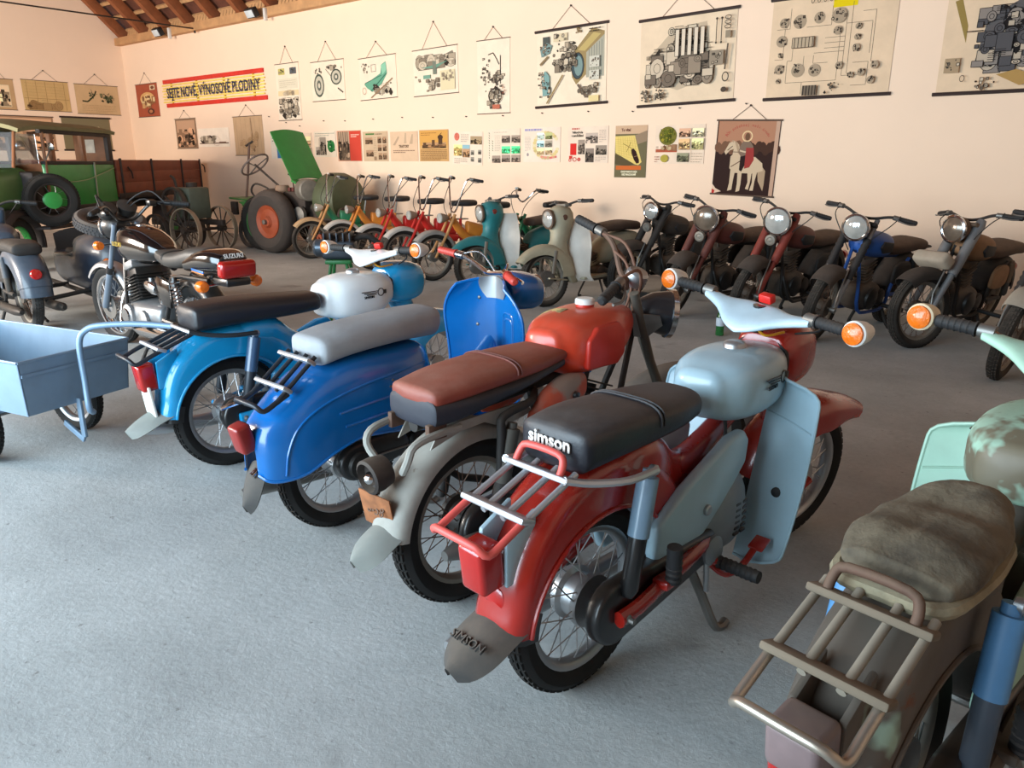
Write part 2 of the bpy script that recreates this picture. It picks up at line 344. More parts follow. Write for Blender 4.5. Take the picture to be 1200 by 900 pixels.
# ------------------------------------------------------------------ wall charts and posters
class Canvas:
    def __init__(s, w, h, seed=0): s.w, s.h = w, h; s.v = []; s.f = []; s.c = []; s.k = 0; s.R = random.Random(seed)
    def _p(s, u, v): return ((u - .5) * s.w, (1 - v) * s.h)
    def _z(s): s.k += 1; return .0025 + s.k * 2.5e-5
    def raw(s, pts, col, z=None):
        z = s._z() if z is None else z; o = len(s.v); s.v += [(a, b, z) for a, b in pts]; s.f.append(tuple(range(o, o + len(pts)))); s.c.append(rgb(*col))
    def poly(s, pts, col): s.raw([s._p(*p) for p in pts], col)
    def rect(s, a, b, c, d, col): s.poly([(a, b), (a, d), (c, d), (c, b)], col)
    def line(s, p, q, w, col):
        a = Vector(s._p(*p)); b = Vector(s._p(*q)); t = b - a
        if t.length < 1e-6: return
        n = Vector((-t.y, t.x)).normalized() * (w * s.h / 2); s.raw([(a + n)[:], (b + n)[:], (b - n)[:], (a - n)[:]], col)
    def path(s, pts, w, col):
        for p, q in zip(pts[:-1], pts[1:]): s.line(p, q, w, col)
    def ell(s, cx, cy, rx, ry, col, n=16): s.poly([(cx + rx * math.cos(2 * PI * i / n), cy + ry * math.sin(2 * PI * i / n)) for i in range(n)], col)
    def ring(s, cx, cy, rx, ry, w, col, n=14):
        s.path([(cx + rx * math.cos(2 * PI * i / n), cy + ry * math.sin(2 * PI * i / n)) for i in range(n + 1)], w, col)
    def box(s, a, b, c, d, w, col): s.path([(a, b), (c, b), (c, d), (a, d), (a, b)], w, col)
    def scribble(s, x, y, x1, n, dy, w, col):        # lines of small print
        for i in range(n):
            e = x1 if i < n - 1 else x + (x1 - x) * s.R.uniform(.4, .9)
            u = x
            while u < e:
                l = min(s.R.uniform(.02, .07), e - u); s.line((u, y + i * dy), (u + l, y + i * dy), w, col); u += l + .012
    def photo(s, a, b, c, d, base=(96, 84, 72), n=26):
        s.rect(a, b, c, d, base); R = s.R
        hz = b + (d - b) * R.uniform(.3, .5); s.rect(a, b, c, hz, tuple(min(255, int(x * 1.5) + 20) for x in base))
        for i in range(n):
            u = R.uniform(a, c); v = R.uniform(hz - .1 * (d - b), d); ru = R.uniform(.03, .14) * (c - a); rv = R.uniform(.03, .12) * (d - b); f = R.choice((.35, .5, .7, 1.25, 1.6, 1.9))
            u = min(max(u, a + ru), c - ru); v = min(max(v, b + rv), d - rv)
            col = tuple(min(255, int(x * f)) for x in base)
            if i % 2: s.rect(u - ru, v - rv, u + ru, v + rv, col)
            else: s.ell(u, v, ru, rv, col, 7)
    def mech(s, a, b, c, d, n=60, ink=(70, 62, 54), fills=((176, 160, 138), (140, 126, 108), (206, 190, 166)), w=.006):
        R = s.R
        for i in range(n):
            u = R.gauss((a + c) / 2, (c - a) / 4.2); v = R.gauss((b + d) / 2, (d - b) / 4.2); sz = R.uniform(.05, .22) * (c - a); sv = sz * s.w / s.h * R.uniform(.5, 1.3)
            u = min(max(u, a + sz / 2), c - sz / 2); v = min(max(v, b + sv / 2), d - sv / 2); k = R.random()
            if k < .3:
                s.ell(u, v, sz * .5, sv * .5, R.choice(fills), 12); s.ring(u, v, sz * .5, sv * .5, w, ink, 12); s.ring(u, v, sz * .25, sv * .25, w, ink, 8)
            elif k < .62:
                s.rect(u - sz / 2, v - sv / 2, u + sz / 2, v + sv / 2, R.choice(fills)); s.box(u - sz / 2, v - sv / 2, u + sz / 2, v + sv / 2, w, ink)
            elif k < .85:
                for j in range(4): s.line((u - sz / 2, v - sv / 2 + j * sv / 4), (u + sz / 2, v - sv / 2 + j * sv / 4), w, ink)
            else:
                s.poly([(u - sz / 2, v), (u, v - sv / 2), (u + sz / 2, v + sv * .1), (u + sz * .1, v + sv / 2)], tuple(int(x * .8) for x in ink))
    def text(s, body, u, v, size, col, sx=1.0, bold=0.0, rot=0.0):
        cu = bpy.data.curves.new('t', 'FONT'); cu.body = body; cu.size = size; cu.align_x = 'CENTER'; cu.align_y = 'CENTER'; cu.resolution_u = 2; cu.offset = bold
        t = bpy.data.objects.new('t', cu); C.objects.link(t)
        me = bpy.data.meshes.new_from_object(t.evaluated_get(bpy.context.evaluated_depsgraph_get()))
        bpy.data.objects.remove(t); bpy.data.curves.remove(cu)
        z = s._z(); o = len(s.v); x0, y0 = s._p(u, v); cr, sr = math.cos(rot), math.sin(rot)
        for q in me.vertices:
            X, Y = q.co.x * sx, q.co.y; s.v.append((x0 + X * cr - Y * sr, y0 + X * sr + Y * cr, z))
        for f in me.polygons: s.f.append(tuple(i + o for i in f.vertices)); s.c.append(rgb(*col))
        bpy.data.meshes.remove(me)
    def build(s, name, parent):
        me = bpy.data.meshes.new(name); me.from_pydata(s.v, [], s.f)
        at = me.color_attributes.new('ink', 'FLOAT_COLOR', 'CORNER')
        for f, c in zip(me.polygons, s.c):
            for li in f.loop_indices: at.data[li].color = (*c, 1)
        me.materials.append(print_mat()); return obj(name, me, parent)
M_ROD = mat('dark_rod', (48, 32, 28), .6); M_STRING = mat('string', (120, 100, 84), .9); M_NAIL = mat('nail', (70, 60, 54), .5, .7)
def paper(col, k=0): return mat('paper_%d_%d_%d' % col, col, .85, vary=.07, nscale=4, spec=.15, bump=.15, bscale=6)
def poster(name, label, px, col, draw=None, left=False, rods=None, string=0, tilt=0.0, group=None, gap=.006, nail=None, cat_='poster', curl=.0, sag=0.0):
    l, t, r, b = px; um, vm = (l + r) / 2, (t + b) / 2; ax, val = (0, LEFT_X) if left else (1, WALL_Y); h = 1 if left else 0
    x0 = on_plane(l, vm, ax, val)[h]; x1 = on_plane(r, vm, ax, val)[h]; z1 = on_plane(um, t, ax, val).z; z0 = on_plane(um, b, ax, val).z
    w, hh = x1 - x0, z1 - z0
    o = thing(name, label, cat_, (0, 0, 0), 0, group)
    if left: F = frame((LEFT_X + gap, (x0 + x1) / 2, z0), (0, 1, 0), (0, 0, 1))
    else: F = frame(((x0 + x1) / 2, WALL_Y - gap, z0), (1, 0, 0), (0, 0, 1))
    o.matrix_world = F @ Matrix.Translation((0, hh / 2, 0)) @ Matrix.Rotation(tilt, 4, 'Z') @ Matrix.Translation((0, -hh / 2, 0))
    MB().box((0, hh / 2, 0), (w, hh, .003)).build('sheet', paper(col), o)
    if rods:
        rc, rr = rods
        for yy in (0, hh): MB().tube([(-w / 2 - rr * 1.5, yy, .006), (w / 2 + rr * 1.5, yy, .006)], rr, 8).build('rod', rc, o)
    if string:
        k = .28 * w; s = MB().tube([(-k, hh, .004), (0, hh + string, .004)], .003, 4); s.tube([(0, hh + string, .004), (k, hh, .004)], .003, 4); s.build('hanging_string', M_STRING, o)
        MB().lathe([(.012, -.005), (.012, .012), (.004, .016)], (0, hh + string, 0), (0, 0, 1), 8).build('nail', M_NAIL, o)
    if draw:
        c = Canvas(w, hh, len(label) * 7 + int(l)); draw(c); c.build('print', o)['kind'] = 'stuff'
    return o
INK = (66, 58, 50); SEP = (112, 90, 70)
def d_tall(c):
    c.rect(.12, .08, .4, .19, (196, 184, 110)); c.mech(.12, .08, .4, .19, 8); c.rect(.62, .08, .9, .19, (92, 96, 100)); c.mech(.62, .08, .9, .19, 8)
    c.rect(.1, .26, .92, .44, (222, 212, 188)); c.scribble(.15, .3, .85, 4, .035, .006, (170, 156, 130)); c.rect(.06, .47, .95, .56, (226, 204, 160)); c.mech(.1, .48, .9, .56, 8, (160, 140, 110)); c.mech(.08, .6, .92, .98, 70)
def d_gear(c):
    for cx, cy, rx, ry in ((.22, .6, .16, .3), (.76, .42, .17, .2)):
        c.ell(cx, cy, rx, ry, (104, 112, 100)); c.ell(cx, cy, rx * .78, ry * .8, (196, 188, 168)); c.ring(cx, cy, rx * .9, ry * .9, .02, (60, 66, 58)); c.ell(cx, cy, rx * .42, ry * .45, (96, 100, 90)); c.ell(cx, cy, rx * .2, ry * .22, (210, 200, 180))
    c.mech(.05, .1, .35, .32, 14); c.mech(.4, .12, .95, .25, 14); c.line((.45, .2), (.62, .4), .01, INK); c.line((.8, .7), (.95, .82), .03, INK)
def d_plough(c):
    c.mech(.05, .12, .3, .36, 14); c.box(.34, .18, .46, .34, .01, INK)
    G1, G2 = (106, 164, 136), (64, 112, 92)
    c.poly([(.12, .62), (.35, .52), (.58, .4), (.62, .2), (.74, .14), (.76, .42), (.6, .66), (.34, .82), (.2, .72)], G1); c.poly([(.6, .22), (.74, .16), (.74, .34), (.64, .44)], (140, 196, 166)); c.line((.14, .6), (.6, .45), .02, G2); c.line((.3, .8), (.74, .42), .03, G2)
    c.mech(.35, .62, .95, .95, 26); c.line((.3, .96), (.9, .55), .03, (150, 120, 90)); c.ring(.12, .78, .05, .08, .01, (170, 130, 100))
def d_axle(c):
    c.poly([(.08, .34), (.5, .24), (.9, .1), (.95, .26), (.6, .42), (.12, .44)], (132, 124, 108)); c.mech(.06, .16, .96, .44, 46); c.poly([(.2, .4), (.5, .36), (.8, .3), (.52, .44)], (110, 150, 130)); c.rect(.46, .28, .54, .56, (120, 126, 112)); c.rect(.62, .5, .94, .92, (222, 208, 170)); c.mech(.64, .5, .92, .74, 18, (150, 134, 110))
    c.rect(.24, .56, .4, .64, (120, 160, 140)); c.mech(.05, .56, .2, .72, 8); c.mech(.26, .64, .6, .92, 26)
def d_carb(c):
    c.mech(.1, .18, .4, .7, 34); c.path([(.35, .2), (.5, .18), (.6, .26), (.68, .34)], .012, INK); c.line((.72, .22), (.72, .6), .012, INK); c.mech(.34, .42, .85, .62, 30); c.mech(.28, .62, .85, .94, 46); c.ring(.58, .76, .2, .1, .016, INK); c.rect(.5, .88, .72, .94, (190, 110, 86)); c.mech(.72, .6, .9, .75, 8, (170, 90, 70))
def d_cut(c):
    O, T = (156, 134, 92), (126, 148, 144)
    c.poly([(.5, .36), (.8, .04), (.97, .1), (.97, .16), (.72, .36), (.72, .62), (.58, .74), (.52, .64)], O); c.poly([(.72, .34), (.97, .14), (.97, .66), (.72, .66)], (172, 168, 150)); c.poly([(.6, .3), (.82, .1), (.92, .13), (.7, .32)], (190, 168, 110))
    for i in range(6): c.line((.76 + i * .035, .3 - i * .02), (.76 + i * .035, .64), .006, (96, 104, 104))
    c.ell(.6, .5, .09, .17, (70, 84, 88)); c.ell(.61, .5, .06, .13, T); c.ring(.6, .5, .09, .17, .012, INK)
    c.mech(.24, .18, .6, .56, 80); c.rect(.1, .08, .2, .2, (84, 88, 84)); c.poly([(.06, .24), (.16, .16), (.24, .2), (.2, .3), (.08, .34)], T); c.mech(.06, .16, .22, .32, 16); c.rect(.26, .06, .46, .16, (218, 200, 166)); c.mech(.26, .06, .46, .16, 12)
    c.mech(.54, .02, .66, .09, 8, (120, 96, 60)); c.line((.06, .44), (.18, .34), .03, (140, 120, 90)); c.poly([(.08, .6), (.14, .52), (.2, .6), (.2, .84), (.1, .86)], (128, 164, 160)); c.mech(.03, .52, .22, .92, 26); c.line((.16, .96), (.4, .6), .022, (150, 130, 90)); c.rect(.78, .4, .92, .54, (206, 202, 186)); c.mech(.79, .41, .91, .53, 10); c.rect(.78, .58, .92, .7, (206, 202, 186)); c.mech(.79, .59, .91, .69, 10)
    c.line((.62, .74), (.74, .92), .03, (110, 96, 84)); c.line((.74, .92), (.88, .74), .03, (110, 96, 84)); c.mech(.62, .72, .9, .88, 18); c.rect(.78, .9, .92, .98, (226, 206, 150)); c.scribble(.78, .06, .94, 2, .03, .012, INK)
def d_engine(c):
    c.poly([(.1, .42), (.22, .3), (.36, .14), (.7, .1), (.74, .34), (.8, .62), (.6, .78), (.42, .84), (.18, .74)], (196, 176, 150)); c.mech(.3, .12, .72, .5, 90); c.mech(.08, .34, .8, .8, 150, INK, ((150, 134, 116), (120, 106, 92), (206, 188, 164)))
    for i in range(5): c.rect(.4 + i * .065, .16, .44 + i * .065, .46, (222, 206, 184)); c.box(.4 + i * .065, .16, .44 + i * .065, .46, .006, INK)
    c.rect(.76, .44, .9, .6, (150, 136, 118)); c.mech(.76, .44, .9, .6, 10)
    for x in (.82, .87): c.line((x, .1), (x, .36), .01, INK); c.ell(x, .1, .012, .012, INK); c.ell(x, .36, .01, .012, INK)
    for i in range(3): c.ring(.93, .1 + i * .05, .03, .02, .008, INK)
    c.rect(.91, .24, .96, .32, (150, 136, 116)); c.line((.94, .38), (.92, .66), .02, (96, 84, 72)); c.ring(.93, .74, .03, .05, .012, INK); c.ell(.92, .88, .03, .03, (84, 72, 62))
    c.mech(.03, .82, .16, .96, 24); c.mech(.18, .82, .3, .96, 24)
def d_wiring(c):
    c.rect(.5, .0, .69, .14, (226, 200, 20)); L = lambda *p: c.path(p, .004, (96, 82, 70))
    for p in ([(.12, .3), (.12, .6), (.05, .6)], [(.05, .3), (.16, .3), (.16, .1)], [(.2, .46), (.2, .62), (.16, .62), (.16, .84), (.58, .84), (.58, .4)], [(.3, .3), (.5, .3), (.5, .12)], [(.46, .42), (.62, .42)], [(.46, .47), (.62, .47)], [(.46, .52), (.62, .52)], [(.62, .25), (.62, .8), (.8, .8)], [(.66, .1), (.66, .78)], [(.38, .56), (.62, .56)], [(.3, .58), (.3, .7)], [(.38, .58), (.38, .66), (.5, .66)], [(.7, .68), (.82, .68), (.82, .9), (.7, .9)], [(.62, .3), (.82, .3), (.82, .6)], [(.3, .84), (.3, .96)], [(.74, .2), (.84, .2), (.84, .68), (.9, .68)]): L(*p)
    for (x, y, r) in ((.24, .24, .055), (.4, .22, .045), (.26, .72, .055), (.4, .73, .05), (.11, .24, .04), (.1, .42, .045), (.1, .7, .04), (.1, .56, .02), (.1, .82, .02), (.56, .36, .035), (.56, .22, .06), (.72, .34, .025), (.72, .44, .025), (.72, .54, .03), (.6, .7, .03), (.7, .8, .025), (.78, .78, .03), (.86, .86, .03), (.88, .72, .03)):
        c.ell(x, y, r, r * c.w / c.h, (170, 150, 126)); c.mech(x - r, y - r * 1.2, x + r, y + r * 1.2, 9, (52, 44, 38), ((150, 130, 108), (88, 76, 66), (196, 176, 150)))
    c.rect(.2, .4, .38, .5, (186, 166, 140)); c.box(.2, .4, .38, .5, .006, INK)
    for i in range(6): c.line((.22 + i * .03, .4), (.22 + i * .03, .5), .008, INK)
    c.rect(.32, .88, .44, .98, (120, 106, 90))
    for i in range(5): c.line((.33 + i * .025, .88), (.33 + i * .025, .98), .012, (60, 52, 46))
    for i in range(4): c.ring(.34 + i * .05, .05, .012, .03, .006, INK)
    c.mech(.5, .86, .62, .98, 12); c.rect(.72, .03, .82, .1, (90, 78, 66)); c.scribble(.76, .02, .9, 2, .03, .008, INK)
def d_tractorcut(c):
    c.poly([(.06, .12), (.12, .1), (.2, .36), (.2, .52)], (150, 126, 70)); c.poly([(.36, .3), (.6, .16), (.95, .2), (.95, .6), (.5, .8), (.3, .7)], (96, 92, 92)); c.mech(.28, .2, .95, .82, 140, (40, 36, 36), ((140, 130, 122), (84, 82, 84), (186, 170, 150)))
    c.rect(.05, .66, .18, .8, (170, 146, 116)); c.mech(.05, .66, .18, .8, 10); c.line((.2, .42), (.34, .42), .01, INK); c.poly([(.5, .84), (.66, .8), (.9, .9), (.7, .95)], (176, 140, 84)); c.mech(.3, .86, .5, .98, 14, (60, 44, 36)); c.ell(.34, .08, .05, .04, (140, 112, 80)); c.ring(.22, .86, .02, .03, .006, INK)
def d_red_tractor(c):
    c.ell(.5, .45, .34, .2, (216, 168, 108)); c.poly([(.2, .44), (.5, .3), (.8, .4), (.82, .56), (.2, .6)], (226, 190, 136)); c.mech(.14, .36, .86, .74, 30, (90, 56, 40), ((206, 160, 110), (150, 104, 70), (228, 200, 150))); c.ell(.62, .84, .15, .09, (92, 58, 48)); c.ell(.62, .84, .08, .05, (180, 120, 84)); c.rect(.68, .06, .92, .2, (222, 196, 160)); c.ell(.8, .13, .08, .05, (120, 76, 56))
def d_cloth(c):
    for i in range(6): c.line((.1 + i * .16, .05), (.12 + i * .16, .95), .012, (176, 146, 112))
    c.mech(.1, .4, .9, .95, 26, (158, 122, 88), ((196, 160, 120), (180, 146, 108))); c.line((.62, .04), (.64, .6), .012, (120, 90, 66))
def d_dark(c): c.photo(.06, .06, .94, .95, (118, 92, 72), 60)
def d_car(c):
    c.rect(.03, .78, .97, .84, (120, 90, 74)); c.poly([(.08, .76), (.1, .52), (.28, .4), (.4, .38), (.52, .5), (.56, .74)], (96, 78, 70)); c.poly([(.14, .6), (.3, .44), (.42, .5), (.5, .62)], (222, 206, 190)); c.mech(.06, .4, .6, .82, 30, (60, 44, 40)); c.ring(.6, .7, .12, .25, .012, (190, 164, 146)); c.rect(.68, .74, .9, .8, (120, 92, 76))
def d_p1(c): c.scribble(.08, .12, .6, 3, .1, .03, INK); c.photo(.74, .02, .98, .8, (110, 106, 104)); c.rect(.3, .62, .74, .98, (70, 120, 176))
def d_p2(c): c.scribble(.2, .06, .9, 1, .1, .03, (190, 140, 110)); c.photo(.1, .14, .95, .56, (176, 146, 110), 14); c.line((.2, .3), (.7, .46), .05, (150, 116, 86)); c.photo(.06, .58, .98, .98, (96, 80, 66), 34)
def d_p3(c):
    c.scribble(.06, .08, .95, 2, .08, .02, (120, 130, 110)); c.photo(.26, .22, .55, .92, (96, 88, 78), 34); c.photo(.06, .6, .25, .92, (110, 100, 90), 16); c.ell(.78, .58, .17, .24, (46, 124, 64)); c.mech(.62, .36, .95, .82, 26, (20, 74, 36), ((60, 150, 80), (190, 214, 180), (30, 100, 50))); c.line((.24, .25), (.24, .9), .01, INK)
def d_p4(c): c.photo(.03, .03, .52, .97, (112, 92, 74), 30); [c.line((.08 + .09 * i, .03), (.1 + .08 * i, .9), .03, (70, 56, 46)) for i in range(5)]; c.rect(.52, .02, .98, .98, (206, 72, 56)); c.scribble(.58, .14, .92, 2, .06, .03, (240, 200, 180))
def d_p5(c):
    c.rect(.12, .06, .48, .11, (70, 120, 60)); c.scribble(.52, .09, .92, 1, .05, .03, (120, 100, 70))
    for (a, b) in ((.1, .2), (.12, .62), (.6, .18), (.8, .18), (.6, .44), (.8, .44), (.62, .72), (.8, .72)): c.photo(a, b, a + (.3 if a < .2 else .15), b + .22, (106, 82, 62), 12)
    c.scribble(.44, .22, .56, 10, .06, .014, (160, 136, 110)); c.rect(.44, .84, .54, .96, (150, 122, 96))
def d_p6(c): c.text('TRAKTORY', .5, .5, c.h * .12, (110, 84, 66), .8, .003); c.scribble(.1, .64, .9, 2, .06, .03, (140, 110, 88)); c.poly([(.1, .45), (.3, .15), (.34, .2), (.18, .46)], (186, 158, 132)); c.poly([(.5, .4), (.55, .05), (.6, .05), (.6, .4)], (196, 168, 140)); c.poly([(.7, .42), (.8, .1), (.84, .1), (.82, .42)], (192, 164, 136))
def d_p7(c):
    c.rect(.03, .03, .97, .5, (214, 160, 84)); c.scribble(.06, .1, .6, 2, .06, .02, (140, 96, 56)); c.photo(.1, .4, .92, .58, (110, 82, 56), 24); c.rect(.66, .26, .8, .46, (86, 62, 44)); c.ell(.73, .24, .09, .08, (76, 54, 40)); c.rect(.44, .32, .54, .5, (96, 70, 50)); c.rect(.14, .4, .24, .52, (96, 70, 50)); c.line((.68, .2), (.78, .1), .02, (80, 56, 40)); c.scribble(.05, .64, .95, 8, .045, .018, (120, 86, 56))
def d_p8(c):
    c.ell(.14, .16, .09, .12, (216, 120, 100)); c.mech(.06, .06, .22, .26, 8, (190, 90, 80), ((226, 140, 120), (206, 110, 90))); c.scribble(.28, .1, .55, 5, .05, .016, (150, 140, 130)); c.photo(.6, .14, .98, .38, (104, 88, 66)); c.photo(.04, .4, .32, .74, (190, 160, 96)); c.rect(.34, .4, .58, .56, (150, 190, 200)); c.photo(.34, .52, .58, .78, (120, 92, 66)); c.scribble(.06, .82, .5, 4, .045, .014, (160, 146, 130))
    for a, b in ((.62, .56), (.86, .54), (.62, .76), (.86, .78)): c.photo(a, b, a + .1, b + .14, (92, 88, 80), 8)
def d_p9(c):
    for i in range(11): c.line((.04, .1 + i * .075), (.06, .14 + i * .075), .02, (40, 96, 60))
    for i in range(5): c.line((.14, .34 + i * .07), (.17, .38 + i * .07), .02, (40, 96, 60))
    c.scribble(.2, .1, .92, 1, .04, .014, (170, 160, 140)); c.scribble(.22, .2, .4, 10, .05, .012, (170, 160, 140))
    for a, b, k in ((.44, .2, 0), (.74, .2, 0), (.44, .52, 1), (.74, .52, 1), (.14, .8, 0), (.44, .78, 0), (.74, .78, 0)): c.photo(a, b, a + .26, b + .22, (60, 160, 100) if k else (100, 88, 78), 16)
def d_p10(c):
    c.scribble(.04, .07, .62, 1, .05, .06, (150, 146, 190)); c.scribble(.04, .28, .2, 12, .035, .012, (180, 170, 156)); c.ell(.12, .78, .03, .05, (160, 150, 150))
    for i in range(26):
        a = PI * (.6 + 1.8 * i / 26) - PI / 2; c.ell(.62 + .32 * math.cos(a), .52 + .36 * math.sin(a), .05, .05, c.R.choice(((222, 200, 140), (206, 184, 126), (230, 214, 170))), 8)
    for a, b, k in ((.38, .16, (200, 214, 200)), (.6, .16, (120, 120, 80)), (.38, .38, (130, 170, 170)), (.6, .38, (104, 96, 84)), (.38, .6, (180, 150, 110)), (.6, .6, (190, 160, 120))): c.photo(a, b, a + .19, b + .19, k, 10)
    for i in range(12): c.ell(.5 + i * .035, .88 - abs(i - 6) * .006, .03, .035, c.R.choice(((226, 150, 130), (206, 170, 130), (216, 120, 110))), 8)
def d_p11(c):
    c.scribble(.1, .06, .55, 1, .05, .04, (190, 60, 50)); c.text('Velkovýroba', .24, .16, c.h * .085, INK, .85, .002); c.text('v zemědělství', .24, .25, c.h * .085, INK, .85, .002)
    c.rect(.06, .46, .22, .78, (216, 50, 44)); c.photo(.26, .36, .43, .76, (96, 84, 74)); c.photo(.45, .18, .75, .46, (120, 108, 98)); c.photo(.45, .6, .66, .98, (84, 74, 66)); c.photo(.7, .52, .97, .78, (90, 80, 70)); c.scribble(.78, .12, .95, 7, .05, .014, (170, 150, 136)); c.scribble(.7, .84, .96, 3, .05, .014, (170, 150, 136))
    for x, y, r in ((.06, .92, .03), (.18, .9, .045), (.29, .9, .035), (.3, .9, .02)): c.ring(x, y, r, r * 1.2, .02, (206, 60, 50), 10)
    c.rect(.04, .8, .12, .88, (206, 60, 50))
def d_beetle(c):
    c.rect(0, 0, 1, 1, (112, 104, 76)); c.rect(0, 0, 1, .16, (206, 172, 140)); c.poly([(0, .2), (.62, .19), (.86, .7), (.76, .76), (.64, .74), (.02, .52)], (226, 200, 118)); c.poly([(0, .52), (.64, .74), (.4, .78), (0, .74)], (92, 80, 56)); c.poly([(.62, .19), (1, .1), (1, .3), (.72, .36)], (150, 128, 104))
    for i in range(8): c.line((.1 + i * .07, .22), (.14 + i * .08, .58), .006, (190, 160, 80)); c.line((.02, .26 + i * .04), (.7, .3 + i * .05), .004, (196, 166, 90))
    c.line((.25, .34), (.6, .46), .01, (130, 100, 50)); c.line((.5, .32), (.38, .5), .01, (130, 100, 50))
    c.poly([(.52, .46), (.6, .44), (.68, .5), (.78, .66), (.78, .72), (.7, .73), (.62, .66), (.54, .54)], (52, 30, 28)); c.line((.62, .6), (.72, .58), .012, (140, 110, 80)); c.text('To víte!', .34, .085, c.h * .075, (92, 40, 34), .9, .002); c.rect(.05, .77, .85, .85, (206, 106, 52))
    c.text('CHCE POMOCTI NÁM', .47, .89, c.h * .048, (230, 222, 190), .78, .002); c.text('I BEZ PRÁCE DOMŮ', .47, .945, c.h * .048, (230, 222, 190), .78, .002)
def d_potato(c):
    c.rect(.02, .62, .46, .7, (176, 92, 66)); c.mech(.02, .5, .46, .66, 26, (130, 90, 60), ((190, 150, 110), (160, 120, 90), (206, 180, 140))); c.ell(.26, .28, .18, .24, (118, 112, 48), 20); c.mech(.12, .1, .4, .46, 60, (84, 90, 30), ((196, 176, 60), (150, 140, 50), (110, 116, 40)), .01)
    c.ell(.22, .86, .08, .1, (176, 160, 70)); c.photo(.5, .1, .73, .32, (140, 106, 84)); c.photo(.76, .1, .99, .32, (160, 150, 120)); c.photo(.5, .36, .72, .64, (150, 120, 84)); c.photo(.76, .36, .99, .64, (170, 160, 110)); c.photo(.48, .72, .71, .95, (92, 90, 70)); c.line((.74, .08), (.74, .98), .012, (230, 214, 190)); c.scribble(.76, .74, .98, 4, .07, .012, (170, 150, 120)); c.scribble(.02, .82, .12, 3, .06, .02, (150, 80, 60))
def d_horse(c):
    c.rect(0, 0, 1, 1, (52, 34, 30)); c.rect(.02, 0, .98, .34, (178, 128, 100))
    for i in range(18): c.ell(.04 + i * .055, .36 + .03 * math.sin(i * 1.9), .06, .07, (72, 48, 38) if i > 8 else (120, 86, 66), 9)
    c.rect(.93, 0, .99, 1, (196, 160, 136))
    H, H2, RD = (206, 182, 152), (176, 150, 122), (156, 58, 54)
    c.poly([(.84, .66), (.78, .6), (.72, .68), (.74, .8), (.83, .93), (.84, .84)], H2)
    for p in ([(.28, .66), (.36, .66), (.34, .8), (.33, .93), (.26, .95), (.28, .84)], [(.4, .68), (.47, .68), (.47, .84), (.46, .94), (.4, .96), (.41, .84)], [(.64, .68), (.72, .66), (.69, .8), (.68, .93), (.62, .93), (.65, .82)], [(.56, .68), (.63, .7), (.62, .82), (.6, .92), (.55, .91), (.58, .82)]): c.poly(p, H)
    c.poly([(.26, .48), (.34, .42), (.5, .48), (.66, .48), (.78, .56), (.8, .66), (.66, .7), (.5, .7), (.34, .7), (.26, .64)], H); c.poly([(.27, .6), (.3, .38), (.24, .4), (.18, .46), (.15, .42), (.22, .3), (.3, .27), (.38, .32), (.42, .46), (.38, .58)], H); c.poly([(.3, .27), (.36, .3), (.42, .46), (.38, .44)], H2)
    c.poly([(.26, .26), (.28, .3), (.3, .27)], H2); c.line((.2, .4), (.28, .34), .01, (70, 46, 38)); c.line((.27, .42), (.5, .42), .008, (84, 58, 46)); c.line((.28, .62), (.46, .52), .012, (96, 70, 56))
    c.ell(.5, .21, .085, .075, (226, 196, 150)); c.ell(.5, .21, .066, .058, (178, 128, 100)); c.ell(.505, .215, .04, .05, (110, 80, 60)); c.poly([(.4, .34), (.44, .28), (.56, .28), (.61, .34), (.6, .5), (.44, .5), (.38, .42)], (128, 106, 90)); c.poly([(.5, .36), (.62, .36), (.64, .52), (.58, .62), (.5, .64)], RD); c.poly([(.42, .48), (.5, .46), (.5, .6), (.46, .68), (.42, .66)], (44, 28, 28)); c.line((.4, .4), (.5, .42), .02, H)
    W = 'Bůh požehnej naši úrodu'
    for i, ch in enumerate(W):
        if ch == ' ': continue
        t = i / (len(W) - 1); a = math.radians(152 - 124 * t); c.text(ch, .5 + .38 * math.cos(a), .32 - .26 * math.sin(a), c.h * .055, (176, 70, 62), 1, 0, a - PI / 2)
    c.poly([(.0, .86), (.06, .92), (.16, .96), (.0, 1.0)], (226, 196, 170)); c.poly([(0, .93), (.05, .95), (.04, .99), (0, 1)], (186, 50, 44))
def d_lw1(c): c.photo(.35, .2, .85, .9, (150, 130, 104), 24); c.box(.35, .2, .85, .9, .02, (226, 206, 170))
def d_lw2(c): [c.line((.2 * i + .1, .03), (.2 * i + .1, .97), .012, (150, 118, 72)) for i in range(5)]; c.mech(.05, .78, .96, .97, 34, (100, 74, 48), ((150, 116, 76), (170, 136, 92))); c.scribble(.06, .1, .9, 6, .1, .008, (176, 146, 96)); c.line((.02, .6), (.98, .6), .01, (140, 108, 70))
def d_lw3(c):
    D = (56, 62, 42); c.path([(.14, .56), (.26, .58), (.36, .46), (.44, .34), (.48, .2)], .05, D); c.mech(.3, .16, .5, .52, 22, D, ((84, 92, 62), (110, 112, 78))); c.mech(.56, .26, .9, .62, 40, D, ((96, 100, 70), (120, 116, 84), (70, 78, 52))); c.scribble(.12, .7, .9, 5, .06, .012, (176, 146, 104))
def d_lw4(c): c.photo(.03, .06, .97, .97, (134, 104, 80), 70); c.rect(.2, .4, .46, .64, (206, 170, 130)); c.mech(.2, .4, .46, .66, 14, (110, 80, 60))
def d_lw5(c):
    c.rect(.02, .02, .98, .98, (128, 118, 90)); R = c.R
    for i in range(14): u, v = R.uniform(.15, .9), R.uniform(.3, .7); c.ell(u, v, .03, .05, (196, 180, 150), 7); c.line((u, v), (u + R.uniform(-.05, .05), v + .1), .02, (180, 164, 134))
GU, GL, GW = 'wall charts in the upper row', 'posters in the lower row', 'wall charts on the gable wall'
